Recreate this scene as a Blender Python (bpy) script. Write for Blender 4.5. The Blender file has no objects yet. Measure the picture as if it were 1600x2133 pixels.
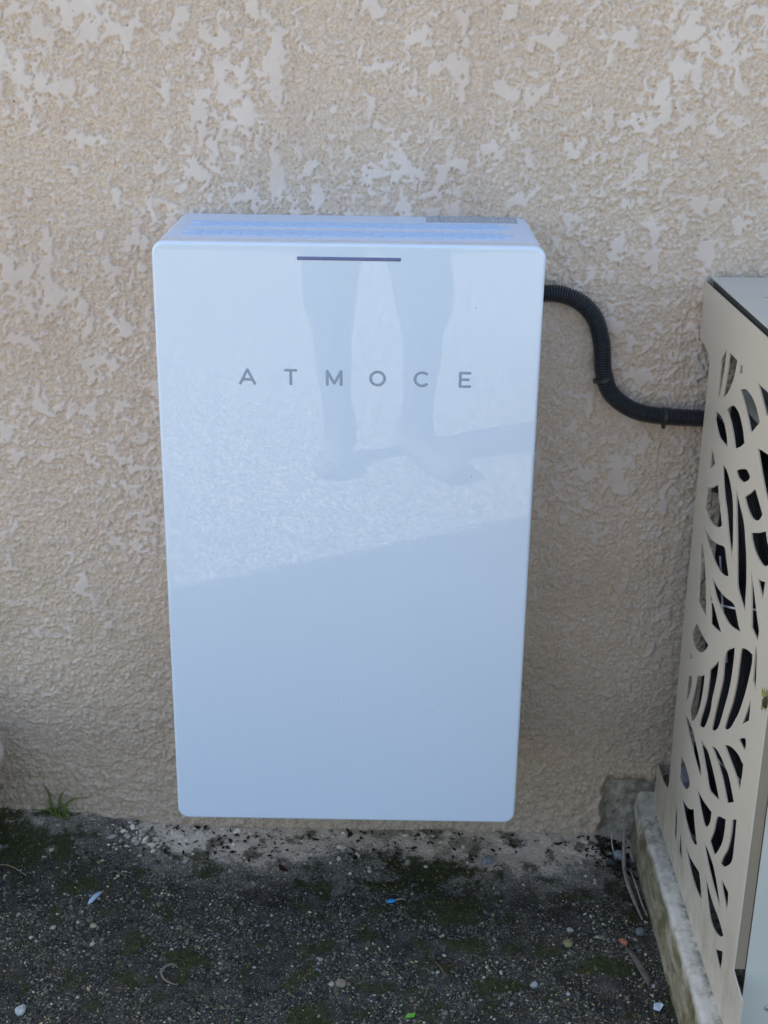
import bpy, bmesh, math, random
import numpy as np
from mathutils import Vector, Matrix, noise as mnoise

scene = bpy.context.scene
rng = np.random.default_rng(7)
random.seed(7)

# ------------------------------------------------------------------ camera
# x runs along the wall, y into the wall (wall plane y = 0), z up, ground z = 0
CAM = Vector((0.0, -2.0, 1.367))
right = Vector((0.9998665, 0.00929646, 0.01343704))
down = Vector((0.01586902, -0.35658569, -0.93412784))
fwd = Vector((-0.00389263, 0.93421637, -0.35668562))
cd = bpy.data.cameras.new("camera")
cam = bpy.data.objects.new("camera", cd)
scene.collection.objects.link(cam)
m = Matrix((right, -down, -fwd)).transposed().to_4x4()
m.translation = CAM
cam.matrix_world = m
cd.sensor_fit = 'VERTICAL'
cd.sensor_height = 24.0
cd.lens = 24.0 * 2813.77 / 2133.0
cd.clip_start = 0.02
cd.clip_end = 2000.0
scene.camera = cam

# ------------------------------------------------------------------ sky and sun
SUN_EL = math.radians(44)
SUN_DIR = Vector((-0.863 * math.cos(SUN_EL), 0.505 * math.cos(SUN_EL), math.sin(SUN_EL)))  # towards the sun
world = bpy.data.worlds.new("World")
scene.world = world
world.use_nodes = True
wn = world.node_tree.nodes
wl = world.node_tree.links
bg = wn["Background"]
sky = wn.new("ShaderNodeTexSky")
sky.sky_type = 'NISHITA'
sky.sun_disc = False
sky.sun_elevation = SUN_EL
sky.sun_rotation = math.atan2(SUN_DIR.x, SUN_DIR.y)
sky.air_density = 1.0
sky.dust_density = 1.5
sky.ozone_density = 1.0
wl.new(sky.outputs[0], bg.inputs[0])
bg.inputs[1].default_value = 0.11
sd = bpy.data.lights.new("sun", 'SUN')
sd.energy = 5.0
sd.angle = math.radians(0.53)
sd.color = (1.0, 0.94, 0.85)
sun = bpy.data.objects.new("sun", sd)
scene.collection.objects.link(sun)
sun.rotation_euler = SUN_DIR.to_track_quat('Z', 'Y').to_euler()
sun.location = (-6, 4, 9)
scene.view_settings.view_transform = 'Standard'
scene.view_settings.look = 'None'
scene.view_settings.gamma = 1.0
scene.view_settings.use_curve_mapping = False
scene.view_settings.exposure = 1.74
scene.cycles.max_bounces = 8
scene.cycles.diffuse_bounces = 4
scene.cycles.use_denoising = True

# ------------------------------------------------------------------ helpers
COL = scene.collection


def link(o, parent=None):
    COL.objects.link(o)
    if parent is not None:
        o.parent = parent
    return o


def tag(o, label=None, cat=None, group=None, kind=None):
    if label:
        o["label"] = label
    if cat:
        o["category"] = cat
    if group:
        o["group"] = group
    if kind:
        o["kind"] = kind
    return o


def empty(name, loc=(0, 0, 0)):
    o = bpy.data.objects.new(name, None)
    o.empty_display_size = 0.05
    o.location = loc
    return link(o)


def mesh_obj(name, verts, faces, mat=None, parent=None, smooth=False):
    """verts are in world space; the parent's location is taken off"""
    me = bpy.data.meshes.new(name)
    off = parent_off(parent)
    v = np.asarray(verts, dtype=float).reshape(-1, 3) - np.array(off)
    me.from_pydata([tuple(p) for p in v], [], [tuple(int(i) for i in f) for f in faces])
    me.update()
    if smooth:
        me.polygons.foreach_set("use_smooth", [True] * len(me.polygons))
    if mat:
        me.materials.append(mat)
    o = bpy.data.objects.new(name, me)
    return link(o, parent)


def parent_off(parent):
    off = Vector((0, 0, 0))
    while parent is not None:
        off = off + parent.location
        parent = parent.parent
    return off


def big_mesh(name, V, Q, mat=None, parent=None, smooth=True, attrs=None, colors=None):
    """V (n,3) float array, Q (m,k) int array with k = 3 or 4"""
    me = bpy.data.meshes.new(name)
    off = np.array(parent_off(parent))
    V = np.ascontiguousarray(V - off, dtype=np.float32)
    Q = np.ascontiguousarray(Q, dtype=np.int32)
    n, k = Q.shape
    me.vertices.add(len(V))
    me.vertices.foreach_set("co", V.ravel())
    me.loops.add(n * k)
    me.loops.foreach_set("vertex_index", Q.ravel())
    me.polygons.add(n)
    me.polygons.foreach_set("loop_start", np.arange(0, n * k, k, dtype=np.int32))
    me.polygons.foreach_set("use_smooth", np.full(n, smooth))
    for key, val in (attrs or {}).items():
        a = me.attributes.new(key, 'FLOAT', 'POINT')
        a.data.foreach_set("value", np.ascontiguousarray(val, dtype=np.float32))
    if colors is not None:
        a = me.attributes.new("tint", 'FLOAT_COLOR', 'POINT')
        c = np.ones((len(V), 4), dtype=np.float32)
        c[:, :3] = colors
        a.data.foreach_set("color", c.ravel())
    me.update(calc_edges=True)
    me.validate()
    if mat:
        me.materials.append(mat)
    return link(bpy.data.objects.new(name, me), parent)


def box(name, lo, hi, mat, parent=None, bevel=0.0, seg=2):
    bm = bmesh.new()
    bmesh.ops.create_cube(bm, size=1.0)
    off = parent_off(parent)
    for v in bm.verts:
        for i in range(3):
            v.co[i] = (lo[i] + hi[i]) / 2 + v.co[i] * (hi[i] - lo[i]) - off[i]
    if bevel > 0:
        bmesh.ops.bevel(bm, geom=list(bm.edges), offset=bevel, segments=seg, profile=0.5, affect='EDGES')
    me = bpy.data.meshes.new(name)
    bm.to_mesh(me)
    bm.free()
    if bevel > 0:
        me.polygons.foreach_set("use_smooth", [True] * len(me.polygons))
        me.set_sharp_from_angle(angle=math.radians(40))
    me.materials.append(mat)
    return link(bpy.data.objects.new(name, me), parent)


def tube_data(path, radii, seg=10, caps=True, squash=None):
    """sweep a circle along a path; squash=(axis, factor) flattens the section"""
    P = [Vector(p) for p in path]
    n = len(P)
    if np.isscalar(radii):
        radii = [radii] * n
    verts, faces = [], []
    t0 = (P[1] - P[0]).normalized()
    up = Vector((0, 0, 1)) if abs(t0.z) < 0.9 else Vector((0, 1, 0))
    side = t0.cross(up).normalized()
    for i in range(n):
        t = (P[min(i + 1, n - 1)] - P[max(i - 1, 0)]).normalized()
        side = (side - t * side.dot(t)).normalized()
        up = side.cross(t)
        for k in range(seg):
            a = 2 * math.pi * k / seg
            d = side * math.cos(a) + up * math.sin(a)
            if squash is not None:
                d = Vector([d[j] * squash[j] for j in range(3)])
            verts.append(P[i] + d * radii[i])
    for i in range(n - 1):
        for k in range(seg):
            a, b = i * seg + k, i * seg + (k + 1) % seg
            faces.append((a, b, b + seg, a + seg))
    if caps:
        faces.append(tuple(range(seg - 1, -1, -1)))
        faces.append(tuple(range((n - 1) * seg, n * seg)))
    return verts, faces


def tube(name, path, radii, mat, parent=None, seg=10, squash=None):
    v, f = tube_data(path, radii, seg, True, squash)
    return mesh_obj(name, v, f, mat, parent, True)


def catmull(pts, sub=6, closed=False):
    P = [np.array(p, dtype=float) for p in pts]
    n = len(P)
    out = []
    rngn = n if closed else n - 1
    for i in range(rngn):
        if closed:
            a, b, c, d = P[(i - 1) % n], P[i], P[(i + 1) % n], P[(i + 2) % n]
        else:
            a = P[i - 1] if i > 0 else 2 * P[0] - P[1]
            b, c = P[i], P[i + 1]
            d = P[i + 2] if i + 2 < n else 2 * P[-1] - P[-2]
        for s in range(sub):
            t = s / sub
            out.append(0.5 * (2 * b + (c - a) * t + (2 * a - 5 * b + 4 * c - d) * t * t + (3 * b - a - 3 * c + d) * t ** 3))
    if not closed:
        out.append(P[-1])
    return out


def soft_outline(pts, sub=4, corner=50):
    """closed outline, rounded where it bends gently, sharp at its corners"""
    P = [np.array(p, dtype=float) for p in pts]
    n = len(P)
    corners = []
    for i in range(n):
        a, b = P[i] - P[i - 1], P[(i + 1) % n] - P[i]
        ang = abs(math.degrees(math.atan2(a[0] * b[1] - a[1] * b[0], a @ b)))
        if ang > corner:
            corners.append(i)
    if not corners:
        return [tuple(p) for p in catmull(P, sub, True)]
    out = []
    for q, i in enumerate(corners):
        j = corners[(q + 1) % len(corners)]
        cnt = (j - i) % n or n
        seg = [P[(i + s) % n] for s in range(cnt + 1)]
        c = catmull(seg, sub) if len(seg) > 2 else seg
        out += [tuple(p) for p in c[:-1]]
    return out


# ---- lattice noise for the modelled relief
def _hash(ix, iy, seed):
    h = (ix.astype(np.int64) * 374761393 + iy.astype(np.int64) * 668265263 + seed * 974634711) & 0xFFFFFFFF
    h = ((h ^ (h >> 13)) * 1274126177) & 0xFFFFFFFF
    return (h ^ (h >> 16)) & 0xFFFFFFFF


def perlin(x, y, seed=0):
    ix, iy = np.floor(x), np.floor(y)
    fx, fy = x - ix, y - iy
    u, v = fx * fx * fx * (fx * (fx * 6 - 15) + 10), fy * fy * fy * (fy * (fy * 6 - 15) + 10)

    def g(ox, oy):
        a = _hash(ix + ox, iy + oy, seed) * (2 * math.pi / 4294967296.0)
        return np.cos(a) * (fx - ox) + np.sin(a) * (fy - oy)
    return 1.5 * ((g(0, 0) * (1 - u) + g(1, 0) * u) * (1 - v) + (g(0, 1) * (1 - u) + g(1, 1) * u) * v)


def fbm(x, y, octv=3, seed=0, gain=0.5, lac=2.03):
    s, a, tot = 0.0, 1.0, 0.0
    for i in range(octv):
        s = s + a * perlin(x + 13.7 * i, y - 7.1 * i, seed + i)
        tot += a
        x, y, a = x * lac, y * lac, a * gain
    return s / tot


def cells(x, y, seed=0):
    """nearest-point cells: distance to the nearest point, its random value, and the gap to the second nearest"""
    ix, iy = np.floor(x), np.floor(y)
    d1 = np.full(np.shape(x), 9.0)
    d2 = np.full(np.shape(x), 9.0)
    val = np.zeros(np.shape(x))
    for ox in (-1, 0, 1):
        for oy in (-1, 0, 1):
            hsh = _hash(ix + ox, iy + oy, seed)
            qx = ix + ox + 0.1 + 0.8 * (hsh & 0xFFF) / 4096.0
            qy = iy + oy + 0.1 + 0.8 * ((hsh >> 12) & 0xFFF) / 4096.0
            d = np.hypot(x - qx, y - qy)
            near_ = d < d1
            d2 = np.where(near_, d1, np.minimum(d2, d))
            val = np.where(near_, ((hsh >> 24) & 0xFF) / 255.0, val)
            d1 = np.where(near_, d, d1)
    return d1, val, d2 - d1


def sstep(a, b, x):
    t = np.clip((x - a) / (b - a), 0, 1)
    return t * t * (3 - 2 * t)


def graded(lo, hi, step, far_lo, far_hi, grow=1.25, most=1e9):
    core = np.linspace(lo, hi, int(round((hi - lo) / step)) + 1)
    L, R = [], []
    s, p = step, lo
    while p > far_lo + 1e-9:
        s = min(s * grow, most)
        p = max(p - s, far_lo)
        L.append(p)
    s, p = step, hi
    while p < far_hi - 1e-9:
        s = min(s * grow, most)
        p = min(p + s, far_hi)
        R.append(p)
    return np.array(L[::-1] + core.tolist() + R)


def grid_quads(nx, ny):
    i = np.arange(nx - 1)[None, :] + np.arange(ny - 1)[:, None] * nx
    i = i.ravel()
    return np.stack([i, i + 1, i + 1 + nx, i + nx], axis=1)


# ------------------------------------------------------------------ materials
class NT:
    """small helper round a material's node tree"""

    def __init__(self, name, rough=0.6, spec=0.4):
        self.m = bpy.data.materials.new(name)
        self.m.use_nodes = True
        self.n = self.m.node_tree.nodes
        self.l = self.m.node_tree.links
        self.p = self.n["Principled BSDF"]
        self.p.inputs["Roughness"].default_value = rough
        self.p.inputs["Specular IOR Level"].default_value = spec
        self.co = self.n.new("ShaderNodeTexCoord").outputs["Object"]

    def set(self, key, val):
        if hasattr(val, "is_linked") or hasattr(val, "links"):
            self.l.new(val, self.p.inputs[key])
        else:
            self.p.inputs[key].default_value = val

    def noise(self, scale, detail=4, rough=0.6, stretch=None, dist=0.0):
        t = self.n.new("ShaderNodeTexNoise")
        t.inputs["Scale"].default_value = scale
        t.inputs["Detail"].default_value = detail
        t.inputs["Roughness"].default_value = rough
        t.inputs["Distortion"].default_value = dist
        self.l.new(self.mapped(stretch), t.inputs["Vector"])
        return t.outputs["Fac"]

    def mapped(self, stretch):
        if stretch is None:
            return self.co
        mp = self.n.new("ShaderNodeMapping")
        mp.inputs["Scale"].default_value = stretch
        self.l.new(self.co, mp.inputs["Vector"])
        return mp.outputs["Vector"]

    def voronoi(self, scale, out="Color", feature='F1'):
        t = self.n.new("ShaderNodeTexVoronoi")
        t.feature = feature
        t.inputs["Scale"].default_value = scale
        self.l.new(self.co, t.inputs["Vector"])
        return t.outputs[out]

    def attr(self, name, out="Fac"):
        t = self.n.new("ShaderNodeAttribute")
        t.attribute_name = name
        return t.outputs[out]

    def ramp(self, fac, stops):
        t = self.n.new("ShaderNodeValToRGB")
        e = t.color_ramp.elements
        while len(e) < len(stops):
            e.new(0.5)
        for el, (pos, c) in zip(e, stops):
            el.position = pos
            el.color = (*c, 1.0) if len(c) == 3 else c
        self.l.new(fac, t.inputs[0])
        return t.outputs[0]

    def range(self, fac, a, b, c=0.0, d=1.0):
        t = self.n.new("ShaderNodeMapRange")
        for i, v in zip((1, 2, 3, 4), (a, b, c, d)):
            t.inputs[i].default_value = v
        self.l.new(fac, t.inputs[0])
        return t.outputs[0]

    def mix(self, fac, a, b, mode='MIX'):
        t = self.n.new("ShaderNodeMix")
        t.data_type = 'RGBA'
        t.blend_type = mode
        for sock, v in ((t.inputs[0], fac), (t.inputs[6], a), (t.inputs[7], b)):
            if hasattr(v, "links"):
                self.l.new(v, sock)
            elif isinstance(v, (int, float)):
                sock.default_value = v
            else:
                sock.default_value = (*v, 1.0)
        return t.outputs[2]

    def math(self, op, a, b=0.5):
        t = self.n.new("ShaderNodeMath")
        t.operation = op
        for i, v in ((0, a), (1, b)):
            if hasattr(v, "links"):
                self.l.new(v, t.inputs[i])
            else:
                t.inputs[i].default_value = v
        return t.outputs[0]

    def bump(self, h, strength=0.3, dist=0.001):
        t = self.n.new("ShaderNodeBump")
        t.inputs["Strength"].default_value = strength
        t.inputs["Distance"].default_value = dist
        self.l.new(h, t.inputs["Height"])
        self.l.new(t.outputs[0], self.p.inputs["Normal"])


def plain(name, color, rough=0.5, spec=0.4, var=0.12, scale=40, bump=0.0, metal=0.0):
    k = NT(name, rough, spec)
    c2 = tuple(max(0.0, v * (1 - var)) for v in color)
    c1 = tuple(min(1.0, v * (1 + var * 0.6)) for v in color)
    nz = k.noise(scale, 5, 0.6)
    k.set("Base Color", k.ramp(nz, [(0.35, c2), (0.65, c1)]))
    k.set("Roughness", k.range(nz, 0.3, 0.7, min(1, rough * 1.15), rough * 0.9))
    k.p.inputs["Metallic"].default_value = metal
    if bump:
        k.bump(k.noise(scale * 8, 3), bump, 0.001)
    return k.m

# ================================================================== the setting
# ---- ground: old dark gravelly tarmac, mossy by the wall, cleaner further out, its colour lightened over the sunlit part
def ground_masks(x, y):
    n1 = fbm(x * 7, y * 7, 4, 31)
    n2 = fbm(x * 22, y * 22, 3, 41)
    n3 = fbm(x * 60, y * 60, 3, 43)
    # mortar and sand that fell at the foot of the wall
    reach = 0.036 + 0.030 * np.exp(-((x + 0.20) / 0.14) ** 2) + 0.050 * np.exp(-((x - 0.25) / 0.13) ** 2) \
        - 0.055 * sstep(-0.38, -0.48, x) + 0.05 * n1 + 0.006
    n4 = fbm(x * 190, y * 190, 2, 44)
    sand = sstep(0.026, -0.020, -y - reach + 0.034 * n2 + 0.024 * n3 + 0.026 * n4)
    spots = [(-0.66, -0.010, .085, .032), (-0.57, 0.0, .05, .02), (0.085, -0.10, .095, .060), (0.0, -0.145, .055, .02),
             (0.135, -0.03, .05, .022), (0.01, -0.012, .05, .016), (-0.14, -0.14, .028, .014), (-0.50, -0.16, .04, .03),
             (0.11, -0.20, .08, .05), (-0.30, -0.33, .04, .03), (-0.62, -0.07, .12, .06), (0.12, -0.29, .03, .02),
             (0.33, -0.33, .06, .02), (-0.10, -0.46, .06, .03), (0.40, -0.20, .02, .03), (0.17, -0.38, .04, .015)]
    moss = np.full(np.shape(x), -1.0)
    for cx, cy, rx, ry in spots:
        moss = np.maximum(moss, 1.0 - np.hypot((x - cx) / rx, (y - cy) / ry))
    moss = sstep(-0.08, 0.45, moss * 0.85 + 0.95 * n2 + 0.55 * n3 + 0.4 * n4 + 0.02)
    moss = np.maximum(moss * (1 - 0.5 * sand), 0.85 * sstep(0.20, 0.40, n2 + 0.45 * n1 + 0.25 * n4))
    near = sstep(-1.25, -0.35, y)
    dust = sstep(0.075, -0.02, -y - reach - 0.035 + 0.05 * n2 + 0.05 * n3 + 0.03 * n4) * near
    return sand * sstep(-1.0, -0.3, y), moss * near, dust, n2


def gz(x, y):
    x, y = np.asarray(x, dtype=float), np.asarray(y, dtype=float)
    near = sstep(-2.5, -0.8, y)
    h = 0.030 * sstep(-0.28, -0.62, x) * sstep(-0.16, 0.0, y)
    h = h + near * (0.006 * fbm(x * 6, y * 6, 3, 51) + 0.0035 * fbm(x * 30, y * 30, 3, 52))
    h = h + 0.008 * sstep(-0.07, 0.0, y)
    h = h - 0.010 * sstep(0.35, 0.43, x) * near
    return h


gx = graded(-0.72, 0.46, 0.0026, -400, 400, 1.3)
gy = graded(-0.58, 0.03, 0.0026, -400, 0.08, 1.3)
X, Y = np.meshgrid(gx, gy)
sand, moss, dust, n2 = ground_masks(X, Y)
Z = gz(X, Y)
near = sstep(-1.6, -0.5, Y) * sstep(2.0, 1.0, np.abs(X))
Z = Z + near * (0.0016 * fbm(X * 170, Y * 170, 2, 61) * (1 - 0.6 * sand) + moss * 0.003 * (0.4 + fbm(X * 120, Y * 120, 2, 62)) + 0.002 * sand)
k = NT("gravel_ground", 0.9, 0.25)
fine = k.noise(420, 3, 0.7)
mid = k.noise(28, 5, 0.65)
dark = k.ramp(fine, [(0.34, (0.006, 0.006, 0.0045)), (0.52, (0.028, 0.026, 0.020)), (0.70, (0.125, 0.115, 0.09))])
dark = k.mix(k.range(mid, 0.40, 0.62), dark, k.ramp(fine, [(0.3, (0.030, 0.026, 0.020)), (0.7, (0.15, 0.135, 0.11))]))
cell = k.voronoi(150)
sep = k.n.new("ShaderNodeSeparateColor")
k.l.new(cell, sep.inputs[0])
sunlit_gravel = k.ramp(sep.outputs[0], [(0.0, (0.085, 0.075, 0.06)), (0.45, (0.19, 0.17, 0.14)), (0.8, (0.29, 0.265, 0.22)), (0.95, (0.75, 0.72, 0.66))])  # gravel colour lifted to brighten the sunlit part
col = k.mix(k.attr("open"), dark, sunlit_gravel)
sandc = k.ramp(k.noise(160, 5, 0.7), [(0.3, (0.54, 0.445, 0.34)), (0.7, (0.76, 0.65, 0.52))])
col = k.mix(k.math('MULTIPLY', k.attr("dust"), 0.75), col, k.ramp(fine, [(0.35, (0.12, 0.10, 0.08)), (0.65, (0.50, 0.43, 0.345))]))
col = k.mix(k.attr("sand"), col, sandc)
mossc = k.ramp(k.noise(300, 3), [(0.3, (0.026, 0.030, 0.010)), (0.7, (0.070, 0.076, 0.026))])
col = k.mix(k.math('MULTIPLY', k.attr("moss"), 0.9), col, mossc)
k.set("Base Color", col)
k.bump(k.mix(0.5, fine, k.voronoi(320, "Distance")), 0.9, 0.003)
M_GROUND = k.m
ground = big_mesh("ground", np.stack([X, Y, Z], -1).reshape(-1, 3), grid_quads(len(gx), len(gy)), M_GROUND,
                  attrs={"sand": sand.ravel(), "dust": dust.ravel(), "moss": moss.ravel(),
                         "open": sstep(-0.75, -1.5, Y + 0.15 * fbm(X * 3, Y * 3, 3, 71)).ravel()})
tag(ground, kind="structure")

# lawn across the yard, behind the photographer
lx, ly = np.meshgrid(np.linspace(-14, 14, 140), np.linspace(-16, -6.1, 60))
lawn_edge = 0.25 * fbm(lx * 0.7, ly * 0, 3, 81)
lz = 0.03 + 0.02 * fbm(lx * 4, ly * 4, 3, 82)
k = NT("lawn_grass", 0.8, 0.2)
k.set("Base Color", k.ramp(k.noise(9, 6, 0.7), [(0.3, (0.05, 0.075, 0.02)), (0.7, (0.12, 0.15, 0.05))]))
k.bump(k.noise(120, 4), 0.8, 0.03)
lz[-1, :] = -0.05
lawn = big_mesh("lawn", np.stack([lx, ly + lawn_edge, lz], -1).reshape(-1, 3), grid_quads(140, 60), k.m)
tag(lawn, kind="structure")

# ---- house wall: roughcast render whose high spots were pressed flat
wx = graded(-0.74, 0.72, 0.0020, -3.145, 5.0, 1.12, 0.05)
wz = graded(-0.03, 1.43, 0.0020, -0.03, 5.4, 1.12, 0.05)
X, Zw = np.meshgrid(wx, wz)
def fine_warp(a_, b_):
    return fbm(a_ * 120, b_ * 120, 2, 205)


wxp = X + 0.011 * fbm(X * 34, Zw * 34, 2, 101) + 0.0030 * fbm(X * 170, Zw * 170, 2, 102)
wzp = Zw + 0.011 * fbm(X * 34, Zw * 34, 2, 103) + 0.0030 * fbm(X * 170, Zw * 170, 2, 104)
blob = fbm(wxp * 38, wzp * 27, 3, 111, 0.5)
area = fbm(X * 6.5, Zw * 5.0, 3, 113)
small = fbm(wxp * 95, wzp * 80, 2, 117)
low = sstep(0.55, 0.16, Zw)                                   # the foot of the wall was only sprayed
# crumbs of thrown mortar: flakes about a centimetre wide broken up by grains of sand
d1, v1, e1 = cells((X + 0.35 * (wxp - X)) * 112, (Zw + 0.35 * (wzp - Zw)) * 125, 201)
d2, v2, e2 = cells(X * 215 + 0.8 * fine_warp(X, Zw), Zw * 225, 203)
fine_ = fbm(X * 290, Zw * 290, 2, 123)
lump = fbm(X * 44, Zw * 54, 3, 127)
ragged = 0.10 * (v2 - 0.5) + 0.07 * (v1 - 0.5) + 0.06 * fine_    # the skin tears along the grains
thr = 0.245 - 0.40 * area + 0.34 * low - 0.06 * sstep(0.7, 1.2, Zw)
flat = sstep(thr, thr + 0.04, blob + ragged)
flat = np.maximum(flat, 0.9 * sstep(0.25, 0.31, small + 0.30 * area - 0.22 * low + ragged))
flake = sstep(0.02, 0.30, e1) * v1
grain = sstep(0.0, 0.35, e2) * (0.35 + 0.65 * v2)
pit = (v2 < 0.07) * sstep(0.42, 0.15, d2)
rough = -0.0046 + 0.0026 * flake + 0.0025 * grain + 0.0016 * fine_ + 0.0024 * lump - 0.0022 * pit
rough = np.minimum(rough, 0.0003)
streak = fbm(X * 55, Zw * 85, 4, 131) * sstep(0.19, 0.05, Zw)  # rough dabs just above the ground
h = (1 - flat) * rough - 0.0016 * pit * (v1 < 0.3) * flat + 0.0016 * fbm(X * 9, Zw * 9, 2, 133) + 0.0050 * streak
crumbs = np.clip(1.5 * v1 * v2 + 0.3 * fine_, 0, 1)
# a bite out of the render beside the kerb shows the bare block
edge = 0.378 + 0.010 * fbm(Zw * 40, X * 8, 3, 141)
topz = 0.112 + 0.012 * fbm(X * 40, Zw * 8, 3, 143)
bite = sstep(-0.009, 0.009, X - edge) * sstep(-0.016, 0.012, topz - Zw) * sstep(0.60, 0.58, X)
h = h * (1 - bite) + bite * (-0.026 + 0.010 * fbm(X * 30, Zw * 30, 4, 147))
dirt_shade = sstep(0.62, -0.02, Zw + 0.20 * fbm(X * 7, Zw * 7, 5, 151)) * 0.95   # splash-back dirt, carried higher to paint in light fading down the wall
dirt_shade = np.maximum(dirt_shade, 0.85 * sstep(0.0, 0.6, 1 - np.hypot((X - 0.425) / 0.09, (Zw - 0.15) / 0.06) + 0.5 * fbm(X * 40, Zw * 40, 3, 153)))
stain = sstep(0.05, 0.5, fbm(X * 4.5, Zw * 2.5, 4, 157))
k = NT("roughcast_render", 0.88, 0.25)
g1 = k.noise(260, 4, 0.7)
tan = k.ramp(g1, [(0.28, (0.46, 0.315, 0.20)), (0.48, (0.70, 0.53, 0.385)), (0.68, (0.84, 0.695, 0.55))])
tan = k.mix(k.range(k.noise(40, 4), 0.40, 0.64), tan, k.ramp(g1, [(0.3, (0.55, 0.395, 0.275)), (0.7, (0.79, 0.635, 0.50))]))
pale = k.ramp(k.noise(14, 5, 0.6), [(0.35, (0.72, 0.58, 0.475)), (0.65, (0.78, 0.65, 0.55))])
tan = k.mix(k.math('MULTIPLY', k.attr("crumb"), 0.65), tan, pale)   # crumb tops carry the same pale skin
col = k.mix(k.attr("flat"), tan, pale)
col = k.mix(k.math('MULTIPLY', k.attr("stain"), 0.30), col, (0.62, 0.46, 0.345))
dirt_shade_col = k.ramp(k.noise(120, 5, 0.75), [(0.30, (0.10, 0.075, 0.045)), (0.48, (0.38, 0.28, 0.185)), (0.70, (0.62, 0.50, 0.38))])
col = k.mix(k.math('MULTIPLY', k.attr("dirt_shade"), 0.58), col, dirt_shade_col)
blockc = k.ramp(k.noise(60, 6, 0.7), [(0.3, (0.17, 0.145, 0.095)), (0.5, (0.40, 0.345, 0.265)), (0.7, (0.62, 0.55, 0.45))])
col = k.mix(k.attr("bare"), col, blockc)
spots = k.range(k.voronoi(23, "Distance"), 0.045, 0.03)
spots = k.math('MULTIPLY', spots, k.range(k.noise(6, 2), 0.55, 0.60))
col = k.mix(spots, col, (0.09, 0.08, 0.06))
k.set("Base Color", col)
k.bump(k.mix(0.5, g1, k.noise(620, 3, 0.7)), 0.55, 0.0014)
M_RENDER = k.m
wall = empty("house_wall", (0.0, 0.03, 0.0))
tag(wall, "tall beige roughcast house wall with flattened pale patches behind the white cabinet", "wall")
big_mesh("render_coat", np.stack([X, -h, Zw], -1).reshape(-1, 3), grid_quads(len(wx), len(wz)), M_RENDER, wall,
         attrs={"flat": (flat * (1 - bite)).ravel(), "dirt_shade": dirt_shade.ravel(), "stain": stain.ravel(), "bare": bite.ravel(), "crumb": crumbs.ravel()})
box("masonry", (-3.145, 0.06, -0.05), (5.0, 7.0, 5.4), plain("block_masonry", (0.42, 0.36, 0.29), 0.9, 0.2, 0.2, 8), wall)

# ---- pebbles and grit lying in the surface, too many to count
t = (1 + 5 ** 0.5) / 2
ICO = np.array([(-1, t, 0), (1, t, 0), (-1, -t, 0), (1, -t, 0), (0, -1, t), (0, 1, t), (0, -1, -t), (0, 1, -t),
                (t, 0, -1), (t, 0, 1), (-t, 0, -1), (-t, 0, 1)]) / math.sqrt(1 + t * t)
ICOF = np.array([(0, 11, 5), (0, 5, 1), (0, 1, 7), (0, 7, 10), (0, 10, 11), (1, 5, 9), (5, 11, 4), (11, 10, 2), (10, 7, 6),
                 (7, 1, 8), (3, 9, 4), (3, 4, 2), (3, 2, 6), (3, 6, 8), (3, 8, 9), (4, 9, 5), (2, 4, 11), (6, 2, 10), (8, 6, 7), (9, 8, 1)])
OCT = np.array([(1, 0, 0), (-1, 0, 0), (0, 1, 0), (0, -1, 0), (0, 0, 1), (0, 0, -1)], dtype=float)
OCTF = np.array([(0, 2, 4), (2, 1, 4), (1, 3, 4), (3, 0, 4), (2, 0, 5), (1, 2, 5), (3, 1, 5), (0, 3, 5)])


def scatter(N, med, sig, lo, hi, form, bright):
    px, py = rng.uniform(-0.74, 0.445, N), rng.uniform(-0.60, 0.0, N)
    s_, m_, a_, b_ = ground_masks(px, py)
    keep = rng.random(N) < (1 - 0.70 * s_) * (1 - 0.80 * m_) * np.clip(0.72 + 1.8 * fbm(px * 9, py * 9, 4, 161), 0.16, 1)
    px, py, s_ = px[keep], py[keep], np.maximum(s_, 0.55 * a_)[keep]
    N = len(px)
    r = np.clip(rng.lognormal(math.log(med), sig, N), lo, hi)
    rot = np.linalg.qr(rng.normal(size=(N, 3, 3)))[0]
    shape = form[None] * (1 + rng.uniform(-0.28, 0.28, (N, len(form), 1)))
    shape = shape * rng.uniform(0.6, 1.4, (N, 1, 3))
    V = np.einsum('nij,nkj->nki', rot, shape) * r[:, None, None]
    V[:, :, 2] *= 0.75
    V += np.stack([px, py, gz(px, py) + r * 0.20], -1)[:, None, :]
    u = rng.random(N)
    tone = np.where(u < 0.34, rng.uniform(0.018, 0.065, N), np.where(u < 1 - bright, rng.uniform(0.06, 0.19, N), rng.uniform(0.22, 0.52, N)))
    hue = np.stack([1 + rng.normal(0.08, 0.07, N), np.ones(N), 1 - rng.normal(0.25, 0.10, N)], -1)
    hue[rng.random(N) < 0.12] *= np.array([1.2, 0.98, 0.66])
    cc = np.clip(tone[:, None] * hue, 0.01, 0.8)
    cc = cc * (1 - 0.6 * s_[:, None]) + np.array([0.52, 0.46, 0.385]) * 0.6 * s_[:, None]
    return V.reshape(-1, 3), np.repeat(cc, len(form), axis=0), N


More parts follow.
